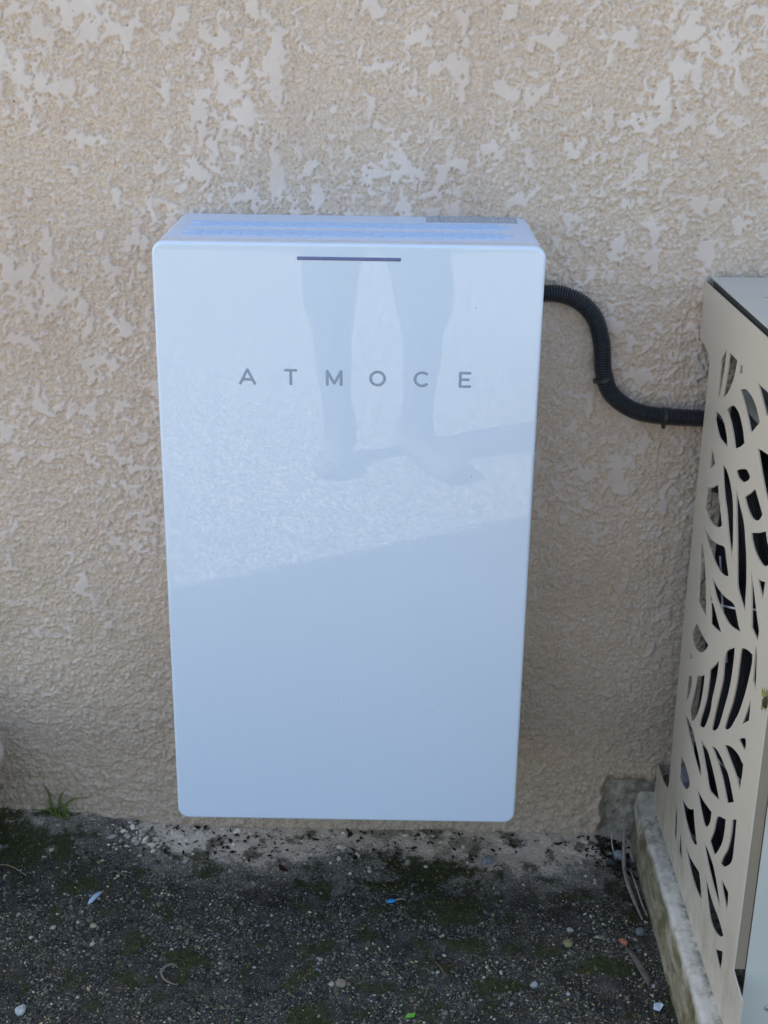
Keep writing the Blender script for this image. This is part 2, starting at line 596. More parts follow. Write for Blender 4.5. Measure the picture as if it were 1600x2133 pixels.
V1, C1, N1 = scatter(48000, 0.0016, 0.34, 0.0008, 0.0038, ICO, 0.10)
V2, C2, N2 = scatter(120000, 0.00095, 0.30, 0.0005, 0.0018, OCT, 0.12)
F1 = (ICOF[None] + 12 * np.arange(N1)[:, None, None]).reshape(-1, 3)
F2 = (OCTF[None] + 6 * np.arange(N2)[:, None, None]).reshape(-1, 3) + 12 * N1
k = NT("grit_stone", 0.75, 0.35)
k.set("Base Color", k.mix(0.35, k.attr("tint", "Color"), k.ramp(k.noise(700, 2), [(0.3, (0.05, 0.05, 0.05)), (0.7, (0.6, 0.6, 0.6))]), 'OVERLAY'))
grit = big_mesh("gravel_grit", np.concatenate([V1, V2]), np.concatenate([F1, F2]), k.m, smooth=False, colors=np.concatenate([C1, C2]))
tag(grit, "loose dark and pale grit scattered over the dark ground below the wall", "gravel", kind="stuff")

# ---- moss tufts
N = 60000
px, py = rng.uniform(-0.74, 0.44, N), rng.uniform(-0.60, 0.005, N)
s_, m_, a_, b_ = ground_masks(px, py)
keep = rng.random(N) < np.clip(m_ - 0.25, 0, 1) * 0.9
px, py = px[keep], py[keep]
N = len(px)
ang, ln = rng.uniform(0, 2 * math.pi, N), rng.uniform(0.0018, 0.0050, N)
lean = rng.normal(0, 0.6, (N, 2)) * ln[:, None]
w = ln * 0.30
base = np.stack([px, py, gz(px, py) + 0.0005], -1)
side = np.stack([np.cos(ang) * w, np.sin(ang) * w, np.zeros(N)], -1)
tip = base + np.stack([lean[:, 0], lean[:, 1], ln], -1)
V = np.stack([base - side, base + side, tip], 1).reshape(-1, 3)
g = rng.uniform(0.5, 1.3, N)[:, None]
cc = np.clip(np.where(rng.random(N)[:, None] < 0.35, [[0.13, 0.105, 0.03]], [[0.060, 0.080, 0.020]]) * g, 0, 1)
k = NT("moss_green", 0.85, 0.2)
k.set("Base Color", k.attr("tint", "Color"))
mossy = big_mesh("moss", V, np.arange(3 * N).reshape(-1, 3), k.m, smooth=False, colors=np.repeat(cc, 3, axis=0))
tag(mossy, "dark green moss cushions growing over the gritty ground", "moss", kind="stuff")

# ---- crumbled leaf litter along the foot of the wall
N = 420
px = np.concatenate([rng.uniform(-0.42, 0.42, 230), rng.normal(0.395, 0.018, 190)])
py = np.concatenate([-np.abs(rng.normal(0, 0.045, 230)) - 0.006, -np.abs(rng.normal(0.02, 0.05, 190)) - 0.004])
ok = px < 0.424
px, py = px[ok], py[ok]
N = len(px)
ln, wd, ang = rng.uniform(0.0022, 0.0075, N), rng.uniform(0.3, 0.7, N), rng.uniform(0, 2 * math.pi, N)
d = np.stack([np.cos(ang), np.sin(ang), rng.normal(0.15, 0.35, N)], -1) * ln[:, None]
e = np.stack([-np.sin(ang), np.cos(ang), rng.normal(0, 0.4, N)], -1) * (ln * wd)[:, None]
c0 = np.stack([px, py, gz(px, py) + 0.0035], -1)
bend = np.array([0, 0, 0.0012])
V = np.stack([c0 - d, c0 - e * 0.8 + bend, c0 + d, c0 + e + bend, c0 + np.array([0, 0, -0.0008])], 1).reshape(-1, 3)
F = np.array([(0, 1, 4), (1, 2, 4), (2, 3, 4), (3, 0, 4)])
cc = np.array([0.035, 0.024, 0.016])[None] * rng.uniform(0.4, 2.2, N)[:, None]
k = NT("leaf_crumbs", 0.8, 0.2)
k.set("Base Color", k.attr("tint", "Color"))
lit = big_mesh("leaf_litter", V, (F[None] + 5 * np.arange(N)[:, None, None]).reshape(-1, 3), k.m, smooth=False, colors=np.repeat(cc, 5, axis=0))
tag(lit, "dark crumbs of dead leaves strewn along the foot of the wall", "leaf litter", kind="stuff")

# ---- pale flakes of mortar fallen along the wall, densest left of the cabinet
N = 260
px = np.concatenate([rng.normal(-0.40, 0.045, 130), rng.uniform(-0.40, 0.36, 130)])
py = -np.abs(np.concatenate([rng.normal(0.012, 0.028, 130), rng.normal(0.01, 0.04, 130)])) - 0.004
r = np.clip(rng.lognormal(math.log(0.0036), 0.5, N), 0.0014, 0.0100)
rot = np.linalg.qr(rng.normal(size=(N, 3, 3)))[0]
V = np.einsum('nij,nkj->nki', rot, ICO[None] * (1 + rng.uniform(-0.3, 0.3, (N, 12, 1))) * np.array([1.0, 0.8, 0.45])) * r[:, None, None]
V[:, :, 2] *= 0.7
V += np.stack([px, py, gz(px, py) + r * 0.3], -1)[:, None, :]
cc = np.array([0.74, 0.65, 0.54])[None] * rng.uniform(0.55, 1.1, N)[:, None]
mort = big_mesh("mortar_crumbs", V.reshape(-1, 3), (ICOF[None] + 12 * np.arange(N)[:, None, None]).reshape(-1, 3), bpy.data.materials["grit_stone"], smooth=False, colors=np.repeat(cc, 12, axis=0))
tag(mort, "pale crumbs of fallen mortar along the foot of the wall", "mortar", kind="stuff")

# ================================================================== the white cabinet on the wall
def coated(name, base, coat_rough=0.035, rough=0.35):
    k = NT(name, rough, 0.5)
    k.set("Base Color", k.ramp(k.noise(3, 3), [(0.3, tuple(v * 0.985 for v in base)), (0.7, base)]))
    speck = k.math('MULTIPLY', k.range(k.voronoi(26, "Distance"), 0.028, 0.016), k.range(k.noise(4, 2), 0.54, 0.58))
    k.set("Base Color", k.mix(speck, k.ramp(k.noise(3, 3), [(0.3, tuple(v * 0.985 for v in base)), (0.7, base)]), (0.20, 0.19, 0.17)))
    dust = k.noise(900, 2, 0.6)
    k.p.inputs["Coat Weight"].default_value = 1.0
    k.p.inputs["Coat IOR"].default_value = 1.65
    k.set("Coat Roughness", k.range(dust, 0.35, 0.75, coat_rough * 0.7, coat_rough * 1.6))
    return k.m


M_WHITE = coated("glossy_white_lacquer", (0.72, 0.81, 0.91), 0.008)
M_TOP = plain("satin_white_plastic", (0.70, 0.78, 0.89), 0.45, 0.4, 0.03, 12)
M_VENT_GLINT = plain("vent_sky_glint", (0.48, 0.69, 0.95), 0.4, 0.5, 0.03, 30)  # pale blue holds the sky's reflection in the vent slots
M_INK = plain("grey_print", (0.33, 0.38, 0.46), 0.45, 0.4, 0.05, 200)
M_LAMP = plain("smoked_light_bar", (0.16, 0.185, 0.34), 0.25, 0.5, 0.05, 80)
X0, X1, ZB, ZT, YF = -0.3135, 0.1975, 0.1955, 1.0685, -0.25
bat = empty("battery_cabinet", ((X0 + X1) / 2, 0.0, ZB))
tag(bat, "glossy white wall-mounted battery cabinet with grey lettering", "battery cabinet")


def rounded_rect(x0, x1, z0, z1, r, n=10):
    out = []
    for cx, cz, a0 in ((x1 - r, z1 - r, 0), (x0 + r, z1 - r, 90), (x0 + r, z0 + r, 180), (x1 - r, z0 + r, 270)):
        for i in range(n + 1):
            a = math.radians(a0 + 90 * i / n)
            out.append((cx + r * math.cos(a), cz + r * math.sin(a)))
    return out


def shell(name, x0, x1, z0, z1, rad, rings, mat, parent, close_front=True, close_back=True):
    """rings: list of (y, inset); lofted rounded rectangles"""
    verts, faces = [], []
    n = None
    for y, ins in rings:
        loop = rounded_rect(x0 + ins, x1 - ins, z0 + ins, z1 - ins, max(rad - ins, 0.002))
        n = len(loop)
        verts += [(x, y, z) for x, z in loop]
    for i in range(len(rings) - 1):
        for j in range(n):
            a, b = i * n + j, i * n + (j + 1) % n
            faces.append((a, b, b + n, a + n))
    if close_front:
        faces.append(tuple(range(n)))
    if close_back:
        faces.append(tuple(range((len(rings) - 1) * n, len(rings) * n))[::-1])
    o = mesh_obj(name, verts, faces, mat, parent, True)
    o.data.set_sharp_from_angle(angle=math.radians(35))
    return o


RC = 0.0165
fb = [(YF + 0.0045 * (1 - math.cos(a)) , 0.0045 * (1 - math.sin(a))) for a in [i * math.pi / 16 for i in range(9)]]
shell("front_panel", X0, X1, ZB, ZT, RC, fb + [(YF + 0.022, 0.0)], M_WHITE, bat)
shell("housing", X0, X1, ZB, ZT, RC, [(YF + 0.0232, 0.0004), (-0.012, 0.0004), (-0.003, 0.0015), (0.002, 0.003)], M_TOP, bat)
shell("seam", X0 + .002, X1 - .002, ZB + .002, ZT - .002, RC - .002, [(YF + 0.0215, 0.0), (YF + 0.0240, 0.0)],
      plain("seam_grey", (0.34, 0.40, 0.52), 0.6), bat)
# the wall bracket the cabinet hangs on
box("wall_bracket", (-0.25, -0.014, 0.30), (0.13, 0.004, 0.96), plain("bracket_steel", (0.4, 0.4, 0.4), 0.4, 0.5, 0.1, 20, 0, 0.8), bat)
# raised pads for the vent slots, sky glint painted pale blue; two bands of three staggered rows on the top face
pad = None
for y0, ia in ((-0.079, 0), (-0.153, 1)):
    for row in range(3):
        yc = y0 - 0.007 - row * 0.0148
        x = X0 + 0.030 + (0.0135 if row == 1 else 0.0)
        while x + 0.0260 < X1 - 0.024:
            if pad is None:
                pad = box("vent_slot_pad", (0, 0, 0), (0.0256, 0.0138, 0.0012), M_VENT_GLINT, bat, 0.0005, 1)
                o = pad
            else:
                o = pad.copy()
                link(o, bat)
            o.location = (x, yc - 0.0064, ZT - 0.0007)
            x += 0.0270
# rating sticker on top, near the wall
k = NT("rating_sticker", 0.55, 0.4)
lines = k.range(k.noise(520, 2, 0.5, (1.0, 0.30, 1.0)), 0.50, 0.54)
rows = k.n.new("ShaderNodeTexWave")
rows.bands_direction = 'Y'
rows.inputs["Scale"].default_value = 38
k.l.new(k.co, rows.inputs["Vector"])
ink = k.math('MULTIPLY', lines, k.range(rows.outputs["Fac"], 0.35, 0.45))
k.set("Base Color", k.mix(ink, (0.55, 0.57, 0.59), (0.07, 0.07, 0.08)))
box("rating_sticker", (0.046, -0.066, ZT - 0.0004), (0.176, -0.006, ZT + 0.0003), k.m, bat)
box("sticker_rule", (0.0655, -0.0655, ZT), (0.0675, -0.0065, ZT + 0.0006), M_INK, bat)
box("sticker_rule", (0.1290, -0.0655, ZT), (0.1302, -0.0065, ZT + 0.0006), M_INK, bat)
box("sticker_rule", (0.047, -0.0655, ZT), (0.175, -0.0645, ZT + 0.00075), M_INK, bat)
# light bar
tube("light_bar", [(-0.1245 + 0.1343 * i / 12, YF - 0.0001, 1.0487) for i in range(13)], 0.0023, M_LAMP, bat, 12, (1, 0.25, 1))
sph = [(-0.1245, 0.0), (0.0098, 0.0)]
# lettering, strokes 2.9 mm thick, 21 mm tall, standing a hair proud of the lacquer
LET = {
    "A": [[(-.0098, -.0098), (0, .0098), (.0098, -.0098)], [(-.0060, -.0038), (.0060, -.0038)]],
    "T": [[(-.0073, .0095), (.0073, .0095)], [(0, .0095), (0, -.0098)]],
    "M": [[(-.0093, -.0098), (-.0093, .0093), (0.0, -.0078), (.0093, .0093), (.0093, -.0098)]],
    "O": [[(.0093 * math.cos(a), .0091 * math.sin(a)) for a in [i * math.pi / 16 for i in range(33)]]],
    "C": [[(.0015 + .0095 * math.cos(a), .0091 * math.sin(a)) for a in [math.radians(48 + 264 * i / 22) for i in range(23)]]],
    "E": [[(.0068, .0093), (-.0066, .0093), (-.0066, -.0093), (.0068, -.0093)], [(-.0066, .0002), (.0046, .0002)]],
}
for ch, cx in zip("ATMOCE", (-.1925, -.1345, -.0765, -.0185, .0395, .0985)):
    vv, ff = [], []
    for st in LET[ch]:
        for a, b in zip(st[:-1], st[1:]):
            d = Vector((b[0] - a[0], 0, b[1] - a[1]))
            e = d.normalized() * 0.0014
            A, B = Vector((cx + a[0], YF - 0.00005, 0.8897 + a[1])), Vector((cx + b[0], YF - 0.00005, 0.8897 + b[1]))
            path = [A - e * 0.95, A - e * 0.7, A, B, B + e * 0.7, B + e * 0.95]
            v, f = tube_data(path, [0.0006, 0.0014, 0.0019, 0.0019, 0.0014, 0.0006], 10, True, (1, 0.12, 1))
            ff += [tuple(i + len(vv) for i in q) for q in f]
            vv += v
    mesh_obj("letter", vv, ff, M_INK, bat, True)

# ================================================================== black corrugated conduit
M_BLACK = plain("black_conduit_plastic", (0.034, 0.034, 0.036), 0.40, 0.5, 0.3, 60)
cpts = [(.150, -.026, .9605), (.195, -.024, .961), (.226, -.022, .961), (.250, -.020, .959), (.279, -.020, .947), (.302, -.020, .922),
        (.314, -.020, .884), (.319, -.020, .843), (.334, -.020, .808), (.370, -.020, .783), (.414, -.020, .7745), (.477, -.021, .772),
        (.491, -.024, .768), (.503, -.030, .752), (.508, -.036, .72), (.509, -.040, .66)]
cl = catmull(cpts, 24)
seglen = np.cumsum([0] + [np.linalg.norm(b - a) for a, b in zip(cl[:-1], cl[1:])])
pitch = 0.0039
steps = np.arange(0, seglen[-1], pitch / 6)
path = np.stack([np.interp(steps, seglen, [p[i] for p in cl]) for i in range(3)], -1)
ph = (steps / pitch) % 1.0
rad = 0.0114 + 0.0021 * np.clip(1.6 * np.cos(2 * math.pi * ph), -1, 1)
conduit = empty("conduit", (0.226, -0.02, 0.95))
tag(conduit, "black corrugated conduit curving from the cabinet down to the pierced cover", "conduit")
tube("corrugated_tube", path, rad.tolist(), M_BLACK, conduit, 20)


def clip_band(name, c, d, label):
    """a cable tie round the conduit with a stub screwed to the wall"""
    c, d = Vector(c), Vector(d).normalized()
    o = empty(name, c)
    tag(o, label, "cable tie", "ties holding the conduit")
    nrm = Vector((0, 1, 0))
    s = d.cross(nrm).normalized()
    vv, ff = [], []
    n = 28
    for i in range(n):
        a = 2 * math.pi * i / n
        rdir = s * math.cos(a) + nrm * math.sin(a)
        for rr, tt in ((.0130, -.0028), (.0143, -.0028), (.0143, .0028), (.0130, .0028)):
            vv.append(c + rdir * rr + d * tt)
    for i in range(n):
        for q in range(4):
            a, b = i * 4 + q, i * 4 + (q + 1) % 4
            a2, b2 = ((i + 1) % n) * 4 + q, ((i + 1) % n) * 4 + (q + 1) % 4
            ff.append((a, b, b2, a2))
    mesh_obj("band", vv, ff, M_BLACK, o)
    hb = c - s * 0.0150 + Vector((0, -0.002, 0))
    box("lock_head", (hb.x - .0026, hb.y - .004, hb.z - .0032), (hb.x + .0026, hb.y + .005, hb.z + .0032), M_BLACK, o, 0.001, 1)
    st = c + nrm * 0.014
    box("wall_stub", (st.x - .004, st.y - .002, st.z - .004), (st.x + .004, st.y + .012, st.z + .004), M_BLACK, o, 0.0008, 1)


clip_band("cable_tie", (.3215, -.020, .833), (0.33, 0, -1), "black cable tie round the upright run of the black conduit")
clip_band("cable_tie", (.417, -.020, .7742), (1, 0, -.05), "black cable tie round the level run of the black conduit")

# ================================================================== pierced cover round the heat pump
HOLES = [
    [(-173,917),(-171,893),(-167,866),(-160,849),(-149,840),(-149,882),(-150,898)],
    [(-189,918),(-234,918),(-231,904),(-221,883),(-203,864),(-179,849),(-184,867),(-189,891)],
    [(-255,918),(-264,918),(-265,912),(-269,910),(-267,907),(-259,908),(-251,901),(-253,910)],
    [(-266,886),(-273,889),(-290,894),(-306,895),(-330,893),(-348,888),(-363,881),(-374,874),(-339,849),(-322,860),(-293,875)],
    [(-345,918),(-368,918),(-395,919),(-420,917),(-441,912),(-399,890),(-371,905)],
    [(-209,841),(-220,849),(-237,856),(-251,858),(-272,856),(-290,848),(-303,840),(-315,828),(-297,817),(-271,806),(-253,821),(-231,833)],
    [(-149,822),(-173,824),(-198,821),(-217,812),(-227,803),(-233,796),(-202,794),(-178,795),(-156,805),(-148,810)],
    [(-146,771),(-175,752),(-163,743),(-146,733)],
    [(-377,842),(-426,849),(-465,851),(-493,834),(-491,788),(-449,796),(-417,813)],
    [(-215,765),(-236,766),(-260,759),(-282,746),(-297,727),(-313,690),(-317,664),(-290,685),(-261,715),(-245,727),(-228,746)],
    [(-290,781),(-304,788),(-336,799),(-349,799),(-359,797),(-353,790),(-332,780),(-315,777),(-301,777)],
    [(-144,706),(-168,713),(-186,721),(-204,731),(-213,720),(-228,706),(-249,686),(-232,677),(-206,670),(-180,668),(-160,671),(-145,673),(-145,689)],
    [(-149,650),(-177,645),(-207,647),(-242,655),(-274,664),(-289,654),(-311,637),(-292,629),(-265,624),(-235,624),(-202,629),(-171,637)],
    [(-144,626),(-162,612),(-182,594),(-198,568),(-210,547),(-215,531),(-183,531),(-162,532),(-155,560),(-143,601)],
    [(-299,760),(-325,747),(-354,733),(-372,713),(-385,695),(-398,667),(-404,641),(-408,629),(-384,634),(-361,642),(-351,656),(-332,697),(-310,737)],
    [(-345,764),(-369,778),(-388,791),(-404,785),(-433,773),(-422,762),(-409,756),(-392,752),(-370,754),(-352,760)],
    [(-393,733),(-428,747),(-455,760),(-466,751),(-479,744),(-485,730),(-477,723),(-462,717),(-439,716),(-417,719),(-400,726)],
    [(-225,598),(-264,598),(-304,603),(-351,614),(-369,608),(-388,598),(-397,597),(-396,595),(-369,586),(-339,579),(-307,578),(-267,581),(-242,589)],
    [(-218,577),(-244,568),(-264,562),(-289,554),(-308,550),(-276,541),(-247,535),(-238,553),(-227,566)],
    [(-412,692),(-433,674),(-461,649),(-478,635),(-477,621),(-444,624),(-437,639),(-422,672)],
    [(-446,693),(-461,696),(-478,702),(-477,690),(-477,678),(-464,683),(-453,688)],
    [(-167,497),(-200,497),(-247,500),(-231,484),(-210,470),(-186,462),(-160,460),(-147,464),(-146,471)],
    [(-147,441),(-165,436),(-146,428)],
    [(-148,400),(-173,411),(-175,395),(-169,378),(-154,358),(-149,358),(-149,380)],
    [(-204,427),(-227,440),(-244,451),(-245,437),(-242,412),(-232,384),(-216,362),(-203,352),(-189,348),(-180,355),(-188,377),(-197,404)],
    [(-269,471),(-291,490),(-312,509),(-311,485),(-305,460),(-299,441),(-297,421),(-283,393),(-272,380),(-258,372),(-245,368),(-249,381),(-266,420),(-270,452)],
    [(-381,564),(-357,549),(-344,539),(-340,530),(-338,514),(-340,492),(-331,462),(-320,427),(-314,401),(-323,404),(-339,415),(-350,429),(-361,454),(-377,496),(-382,521),(-383,546)],
    [(-419,582),(-441,590),(-463,595),(-465,583),(-460,560),(-452,534),(-437,500),(-420,475),(-404,455),(-383,440),(-377,440),(-385,460),(-400,492),(-408,527),(-409,552),(-410,572),(-413,578)],
    [(-478,539),(-481,525),(-482,511),(-455,490),(-464,508)],
    [(-150,335),(-184,340),(-211,339),(-235,333),(-272,320),(-288,307),(-269,305),(-240,308),(-218,314),(-181,323)],
    [(-260,353),(-280,358),(-303,361),(-323,359),(-341,354),(-366,346),(-393,335),(-364,324),(-335,317),(-311,328),(-282,342)],
    [(-324,380),(-346,389),(-367,393),(-393,394),(-425,392),(-461,376),(-431,355),(-388,372),(-348,379)],
    [(-387,419),(-410,431),(-435,440),(-458,445),(-473,445),(-481,446),(-482,432),(-480,406),(-451,413),(-416,416)],
    [(-450,464),(-458,471),(-473,480),(-480,481),(-482,474),(-480,465),(-465,464)],
    [(-155,266),(-188,266),(-220,261),(-228,253),(-215,239),(-190,229),(-160,227),(-154,248)],
    [(-160,188),(-174,157),(-184,121),(-164,124),(-158,153)],
    [(-192,166),(-211,146),(-230,122),(-205,120)],
    [(-186,206),(-222,214),(-247,224),(-265,237),(-283,218),(-306,202),(-286,190),(-254,187),(-216,194)],
    [(-268,276),(-312,282),(-362,295),(-361,279),(-348,261),(-330,254),(-305,260)],
    [(-393,308),(-434,331),(-435,313),(-430,290),(-408,258),(-395,250),(-370,252),(-383,277)],
    [(-463,350),(-482,363),(-485,335),(-485,302),(-468,281),(-449,266),(-435,261),(-443,277),(-459,302),(-465,329)],
    [(-236,159),(-277,159),(-335,174),(-350,162),(-363,147),(-333,140),(-295,140),(-257,150)],
    [(-338,231),(-377,235),(-413,230),(-460,206),(-432,205),(-388,212),(-358,221)],
    [(-365,195),(-385,190),(-417,185),(-458,186),(-488,182),(-473,169),(-446,157),(-414,155),(-384,174)],
    [(-446,245),(-486,251),(-489,237),(-489,221),(-474,228),(-455,235)],
    [(-457,135),(-493,160),(-495,147),(-494,128),(-475,130)],
]


def scuffed(name, base, rough=0.42, moss=True):
    k = NT(name, rough, 0.45)
    n_ = k.noise(5, 4)
    c = k.ramp(n_, [(0.3, tuple(v * 0.95 for v in base)), (0.7, base)])
    sp = k.range(k.voronoi(34, "Distance"), 0.05, 0.02)
    sp = k.math('MULTIPLY', sp, k.range(k.noise(9, 3), 0.52, 0.6))
    c = k.mix(k.math('MULTIPLY', sp, 0.7), c, (0.16, 0.13, 0.08))
    if moss:
        geo = k.n.new("ShaderNodeNewGeometry")
        sx = k.n.new("ShaderNodeSeparateXYZ")
        k.l.new(geo.outputs["Position"], sx.inputs[0])
        lowz = k.range(sx.outputs["Z"], 0.24, 0.06)
        alg = k.math('MULTIPLY', lowz, k.range(k.noise(26, 5, 0.7, (1, 1, 0.5)), 0.45, 0.68))
        c = k.mix(k.math('MULTIPLY', alg, 0.55), c, (0.22, 0.20, 0.09))
    k.set("Base Color", c)
    k.set("Roughness", k.range(n_, 0.3, 0.7, rough * 1.2, rough * 0.9))
    return k.m


M_CREAM = scuffed("cream_powder_coat", (0.66, 0.57, 0.44))
M_TOPCOAT = scuffed("pale_powder_coat", (0.60, 0.585, 0.50), 0.36, False)
PX = 0.4625
cover = empty("pierced_cover", (PX, -0.27, 0.072))
tag(cover, "cream metal heat pump cover with leaf-shaped cut-outs on its side", "cover")


def inside(pt, loops):
    c = False
    x, y = pt
    for lp in loops:
        for (x1, y1), (x2, y2) in zip(lp, lp[1:] + lp[:1]):
            if (y1 > y) != (y2 > y) and x < (x2 - x1) * (y - y1) / (y2 - y1) + x1:
                c = not c
    return c


def sheet(name, outline, holes, thick, mat, parent, plane_x):
    """flat sheet with openings: constrained triangulation, then both faces and the cut edges"""
    from mathutils.geometry import delaunay_2d_cdt
    loops = [[tuple(map(float, p)) for p in lp] for lp in [outline] + holes]
    pts, eds = [], []
    for lp in loops:
        b0 = len(pts)
        pts += [Vector(p) for p in lp]
        eds += [(b0 + i, b0 + (i + 1) % len(lp)) for i in range(len(lp))]
    vs, _, tris, _, _, _ = delaunay_2d_cdt(pts, eds, [], 0, 1e-6)
    tris = [t_ for t_ in tris if inside(((vs[t_[0]].x + vs[t_[1]].x + vs[t_[2]].x) / 3, (vs[t_[0]].y + vs[t_[1]].y + vs[t_[2]].y) / 3), loops)]
    n = len(vs)
    verts = [(plane_x, v.x, v.y) for v in vs] + [(plane_x + thick, v.x, v.y) for v in vs]
    faces = [tuple(t_) for t_ in tris] + [tuple(i + n for i in reversed(t_)) for t_ in tris]
    seen = {}
    for t_ in tris:
        for a_, b_ in zip(t_, t_[1:] + t_[:1]):
            seen.setdefault((min(a_, b_), max(a_, b_)), []).append((a_, b_))
    for e_ in seen.values():
        if len(e_) == 1:
            a_, b_ = e_[0]
            faces.append((b_, a_, a_ + n, b_ + n))
    return mesh_obj(name, verts, faces, mat, parent)


outline = [(-.548, .9805), (-.548, .176), (-.548, .174), (-.600, .168), (-.600, .0725), (-.003, .0725), (-.003, .153)] \
    + [tuple(p) for p in catmull([(-.028, .153), (-.058, .153), (-.084, .159), (-.096, .170), (-.097, .195)], 5)] \
    + [tuple(p) for p in catmull([(-.090, .30), (-.083, .60), (-.082, .855), (-.079, .875), (-.067, .886), (-.040, .891)], 5)] \
    + [(-.003, .894), (-.002, .9785)]
holes = [soft_outline([(y / 1000, z / 1000) for y, z in hh]) for hh in HOLES]
extra = [[(-495, 868), (-480, 900), (-462, 905), (-470, 872)], [(-495, 560), (-480, 605), (-470, 612), (-478, 566)]]
holes += [soft_outline([(y / 1000, z / 1000) for y, z in hh]) for hh in extra]
sheet("side_panel", outline, holes, 0.0020, M_CREAM, cover, PX)
# return flange folded back at the front edge, facing the yard
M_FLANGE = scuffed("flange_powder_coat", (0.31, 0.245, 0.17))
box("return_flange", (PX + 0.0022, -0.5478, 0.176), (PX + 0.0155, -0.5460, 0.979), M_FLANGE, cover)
box("front_panel", (PX + 0.0165, -0.5500, 0.0735), (1.43, -0.5482, 0.983), M_TOPCOAT, cover)
box("top_panel", (PX + 0.0075, -0.560, 0.9840), (1.435, -0.006, 0.9862), M_TOPCOAT, cover, 0.0007, 1)
box("gap_shade_strip", (PX + 0.0115, -0.545, 0.955), (PX + 0.0130, -0.010, 0.9835), plain("gap_shade_paint", (0.10, 0.095, 0.08), 0.6), cover)  # dark sheet painted as the shade in the gap below the lid
sheet("far_side_panel", [(-.548, .9805), (-.548, .0735), (-.003, .0735), (-.003, .9805)], [], 0.002, M_CREAM, cover, 1.428)
for sx_, sz_ in ((0.515, 0.115), (0.515, 0.90), (1.38, 0.115), (1.38, 0.90)):
    v, f = tube_data([(sx_, -0.5496, sz_), (sx_, -0.5512, sz_), (sx_, -0.5522, sz_)], [0.0052, 0.0050, 0.0030], 14)
    scr = mesh_obj("screw", v, f, plain("screw_zinc", (0.55, 0.56, 0.55), 0.35, 0.5, 0.1, 90, 0, 0.7) if "screw_zinc" not in bpy.data.materials else bpy.data.materials["screw_zinc"], cover, True)
    box("slot", (sx_ - .0026, -.5527, sz_ - .0006), (sx_ + .0026, -.5519, sz_ + .0006), plain("slot_dark", (0.05, 0.05, 0.05)) if "slot_dark" not in bpy.data.materials else bpy.data.materials["slot_dark"], scr)
# two scratches in the lid
M_SCR = plain("scratch_dark", (0.14, 0.15, 0.14), 0.7)
tube("scratch", catmull([(.512, -.150, .9863), (.524, -.158, .9863), (.540, -.157, .9863)], 5), [.0003] + [.0011] * 9 + [.0003], M_SCR, cover, 6, (1, 1, .3))
tube("scratch", catmull([(.520, -.200, .9863), (.530, -.207, .9863), (.542, -.205, .9863)], 5), [.0003] + [.0007] * 9 + [.0003], M_SCR, cover, 6, (1, 1, .3))

# ---- the heat pump inside
hp = empty("heat_pump", (0.97, -0.31, 0.083))
tag(hp, "dark finned heat pump standing inside the pierced metal cover", "heat pump")
M_HP = plain("heat_pump_casing", (0.30, 0.31, 0.30), 0.5)
M_COIL = plain("coil_dark", (0.030, 0.032, 0.036), 0.45, 0.5, 0.2, 50, 0, 0.3)
box("casing", (0.4905, -0.505, 0.115), (1.37, -0.105, 0.865), M_HP, hp, 0.014, 3)
coil = box("coil", (0.4855, -0.485, 0.14), (0.4900, -0.150, 0.840), M_COIL, hp)
fin = None
for i in range(42):
    if fin is None:
        fin = box("fin", (0, 0, 0), (0.0035, 0.0014, 0.69), plain("fin_metal", (0.05, 0.055, 0.065), 0.4, 0.5, 0.1, 40, 0, 0.5), coil)
        o = fin
    else:
        o = fin.copy()
        link(o, coil)
    o.location = (0.4818, -0.483 + i * 0.0079, 0.145)
M_FOOT = plain("foot_black", (0.03, 0.03, 0.03), 0.7)
for y_ in (-0.45, -0.20):
    box("foot", (0.52, y_ - .03, 0.0740), (1.36, y_ + .03, 0.1145), M_FOOT, hp, 0.004)
M_WIRE = plain("pale_wire", (0.8, 0.8, 0.8), 0.4)
for a, b in (((.4775, -.13, .30), (.4775, -.46, .40)), ((.4775, -.13, .52), (.4775, -.47, .66)), ((.4775, -.16, .74), (.4775, -.36, .84)), ((.4775, -.22, .16), (.4775, -.47, .25)), ((.4775, -.20, .62), (.4775, -.30, .50))):
    p0, p1 = np.array(a), np.array(b)
    mid_ = (p0 + p1) / 2 + np.array([0, 0, -.006])
    tube("guard_wire", catmull([p0, mid_, p1], 8), 0.0016, M_WIRE, hp, 8)
# white duct cover on the wall, low behind the cover's foot
duct = empty("pipe_duct", (0.52, -0.03, 0.08))
tag(duct, "low white plastic pipe duct on the wall behind the cover's bottom corner", "duct")
M_DUCT = plain("white_duct_plastic", (0.45, 0.46, 0.48), 0.45)
box("duct_body", (0.490, -0.052, 0.0745), (0.60, 0.002, 0.150), M_DUCT, duct, 0.006)
box("duct_lid", (0.496, -0.057, 0.084), (0.595, -0.0525, 0.142), M_DUCT, duct, 0.002, 1)

